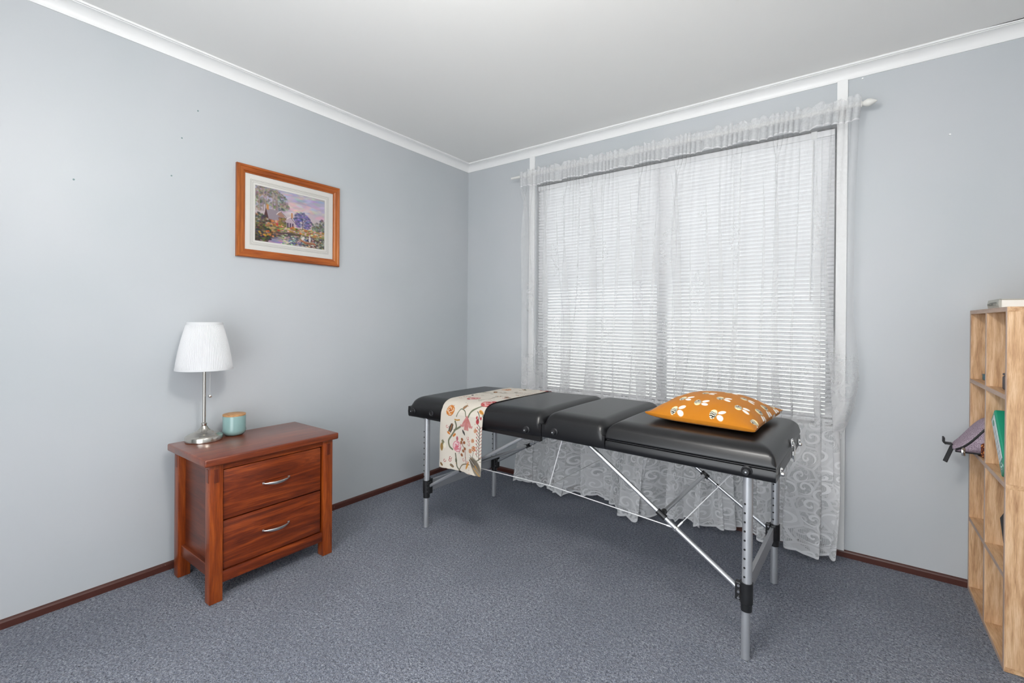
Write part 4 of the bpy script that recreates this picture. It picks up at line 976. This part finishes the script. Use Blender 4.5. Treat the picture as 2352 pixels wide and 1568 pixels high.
for z0, z1 in ((.001 + BT, .604), (.604 + BT, SHH - BT)):
    board('divider', SX, YM - BT / 2, z0, SX + SD, YM + BT / 2, z1, 'oak_z', 'oak_edge_z', 'z')
    zc = (z0 + z1) / 2
    for y0, y1 in ((SY0 + BT, YM - BT / 2), (YM + BT / 2, SY1 - BT)): board('shelf_board', SX, y0, zc - BT / 2, SX + SD, y1, zc + BT / 2, 'oak_y', 'oak_edge', 'y')
obj('back_board', box(SX + SD - .004, SY0, .001, SX + SD, SY1, SHH), 'oak_z', bc)

# book on top: spine to the room, white page edges towards the camera
bk = thing('hardcover_book', 'grey hardcover book with white pages lying on top of the bookcase', 'book', (SX + .012, -.418, SHH))
obj('page_block', box(.008, .003, .0035, .150, .168, .0300), 'page_white', bk)
obj('cover', join(box(.004, 0, 0, .154, .172, .0032, .0008), box(.004, 0, .0303, .154, .172, .0335, .0008)), 'book_grey', bk)
sp_ = [(.006 - .007 * math.cos((i / 8 - .5) * 1.9) + .0035, .0335 * i / 8) for i in range(9)]
obj('spine', extrude_poly(sp_ + [(.010, .0335), (.010, 0)], 'y', 0, .172), 'book_grey', bk)
for (y0, y1, z0, z1) in ((.022, .060, .020, .0225), (.030, .052, .012, .0130), (.070, .118, .019, .0225), (.074, .112, .012, .015), (.128, .150, .014, .019)):
    obj('spine_lettering', box(-.0012, y0, z0, .0012, y1, z1), 'book_print', bk)

# green lever arch binder leaning in the near upper opening
bi = thing('ring_binder', 'green ring binder with white spine label leaning in the bookcase', 'binder', (SX + .006, -.528, .6205))
tilted = obj('binder_body', box(0, -.066, 0, .24, 0, .235, .006, 3), 'binder_green', bi, **SM)
tilted.rotation_euler = (-.74, 0, 0); tilted.location = (0, 0, .0005)
lb = obj('spine_label', box(-.0012, -.054, .045, .0004, -.012, .218, .0003), 'label_paper', tilted)
obj('label_badge', lathe([(.011, -.0005), (.011, -.0018)], 20, (0, -.033, .197), 'x'), 'logo_green', tilted)
for k in range(6): obj('label_rule', box(-.0016, -.049, .056 + k * .020, -.0006, -.018, .0568 + k * .020), 'label_ink', tilted)
obj('finger_ring', lathe([(.010, -.001), (.013, -.001), (.013, .0008), (.010, .0008), (.010, -.001)], 20, (0, -.033, .024), 'x', cap=False), 'chrome', tilted)

# small things in the upper and lower near openings
nv = thing('navy_case', 'dark navy case in the top near opening of the bookcase', 'case', (SX + .024, -.590, .9137))
obj('case_body', box(0, 0, 0, .10, .165, .050, .006, 3), 'navy_cover', nv, **SM); obj('case_lid', box(0, 0, .051, .10, .162, .060, .004, 3), 'navy_cover', nv, **SM)
tb_ = thing('small_box', 'small teal box in the top far opening of the bookcase', 'box', (SX + .034, -.078, .9137))
obj('box_body', box(0, 0, 0, .05, .03, .018, .002), 'teal_cover', tb_); obj('box_lid', box(-.001, -.001, .018, .051, .031, .024, .002), 'teal_cover', tb_)
bp = thing('black_folder', 'black folder leaning in the lower near opening of the bookcase', 'folder', (SX + .022, -.516, .3192))
o = obj('folder_cover', join(box(0, -.080, 0, .22, -.076, .160, .001), box(0, -.004, 0, .22, 0, .160, .001), box(0, -.078, 0, .004, -.002, .160, .001)), 'strap_black', bp); o.rotation_euler = (-.6, 0, 0)
o = obj('folder_pages', box(.006, -.075, .003, .21, -.005, .155), 'page_white', bp); o.rotation_euler = (-.6, 0, 0)

# mauve sling bag spilling out of the far middle opening
bag = thing('sling_bag', 'mauve woven sling bag with black zip and strap poking out of the bookcase', 'bag', (SX, -.15, .621))
def bagfn(i, j):
    a = 2 * PI * i; t = j                                # t: from the tip (front) to the back
    x = -.072 + .26 * t
    tq = min(1, t / .46); hgt = .024 + .122 * (tq * tq * (3 - 2 * tq)) ** .8; wd = .040 + .085 * math.sin(min(1, t * 1.6) * PI / 2) ** .8
    cc, ss = math.cos(a), math.sin(a)
    y = wd * math.copysign(abs(cc) ** .75, cc); z = hgt * .5 + hgt * .5 * math.copysign(abs(ss) ** .8, ss)
    z += (1 - min(1, t * 3)) * .012 * 0
    if t in (0, 1): y *= .6; z = hgt * .5 + (z - hgt * .5) * .6
    return (x, y, z + .001)
bg_ = obj('bag_body', grid(41, 22, bagfn), 'mauve_weave', bag, smooth=True)
capv = [bagfn(k / 40, 0) for k in range(40)]; obj('bag_end', (capv, [tuple(range(40))]), 'strap_black', bag)
obj('bag_lining', box(.0, -.112, .001, .08, -.086, .062, .012, 3), 'orange_print', bag, **SM)
def on_bag(t, ang, out=.0015):
    q = Vector(bagfn(ang, t)); c_ = Vector((q.x, 0, bagfn(.25, t)[2] * .5)); return q + (q - c_).normalized() * out
obj('zip', path([on_bag(t, .52 - .42 * t) for t in np.linspace(.03, .5, 14)], .0042, 8), 'strap_black', bag)
z0_ = on_bag(.10, .50)
obj('zip_pull', join(box(z0_.x - .006, z0_.y - .004, z0_.z - .030, z0_.x + .006, z0_.y, z0_.z - .002, .002), lathe([(.006, -.003), (.006, .003)], 14, (z0_.x, z0_.y - .003, z0_.z - .002), 'y')), 'chrome', bag, **SM)
obj('strap', box(-.004, -.014, -.060, .0, .014, .012, .001), 'strap_black', bag).location = (-.072, -.005, .004)
bpy.data.objects['strap'].rotation_euler = (0, .35, .3)
obj('buckle', join(box(-.096, -.02, .022, -.070, .016, .028, .002), box(-.100, -.02, .026, -.094, .016, .050, .002)), 'strap_black', bag)
obj('base_trim', path([on_bag(t, .64, .001) for t in np.linspace(.03, .9, 10)], .004, 8), 'strap_black', bag)
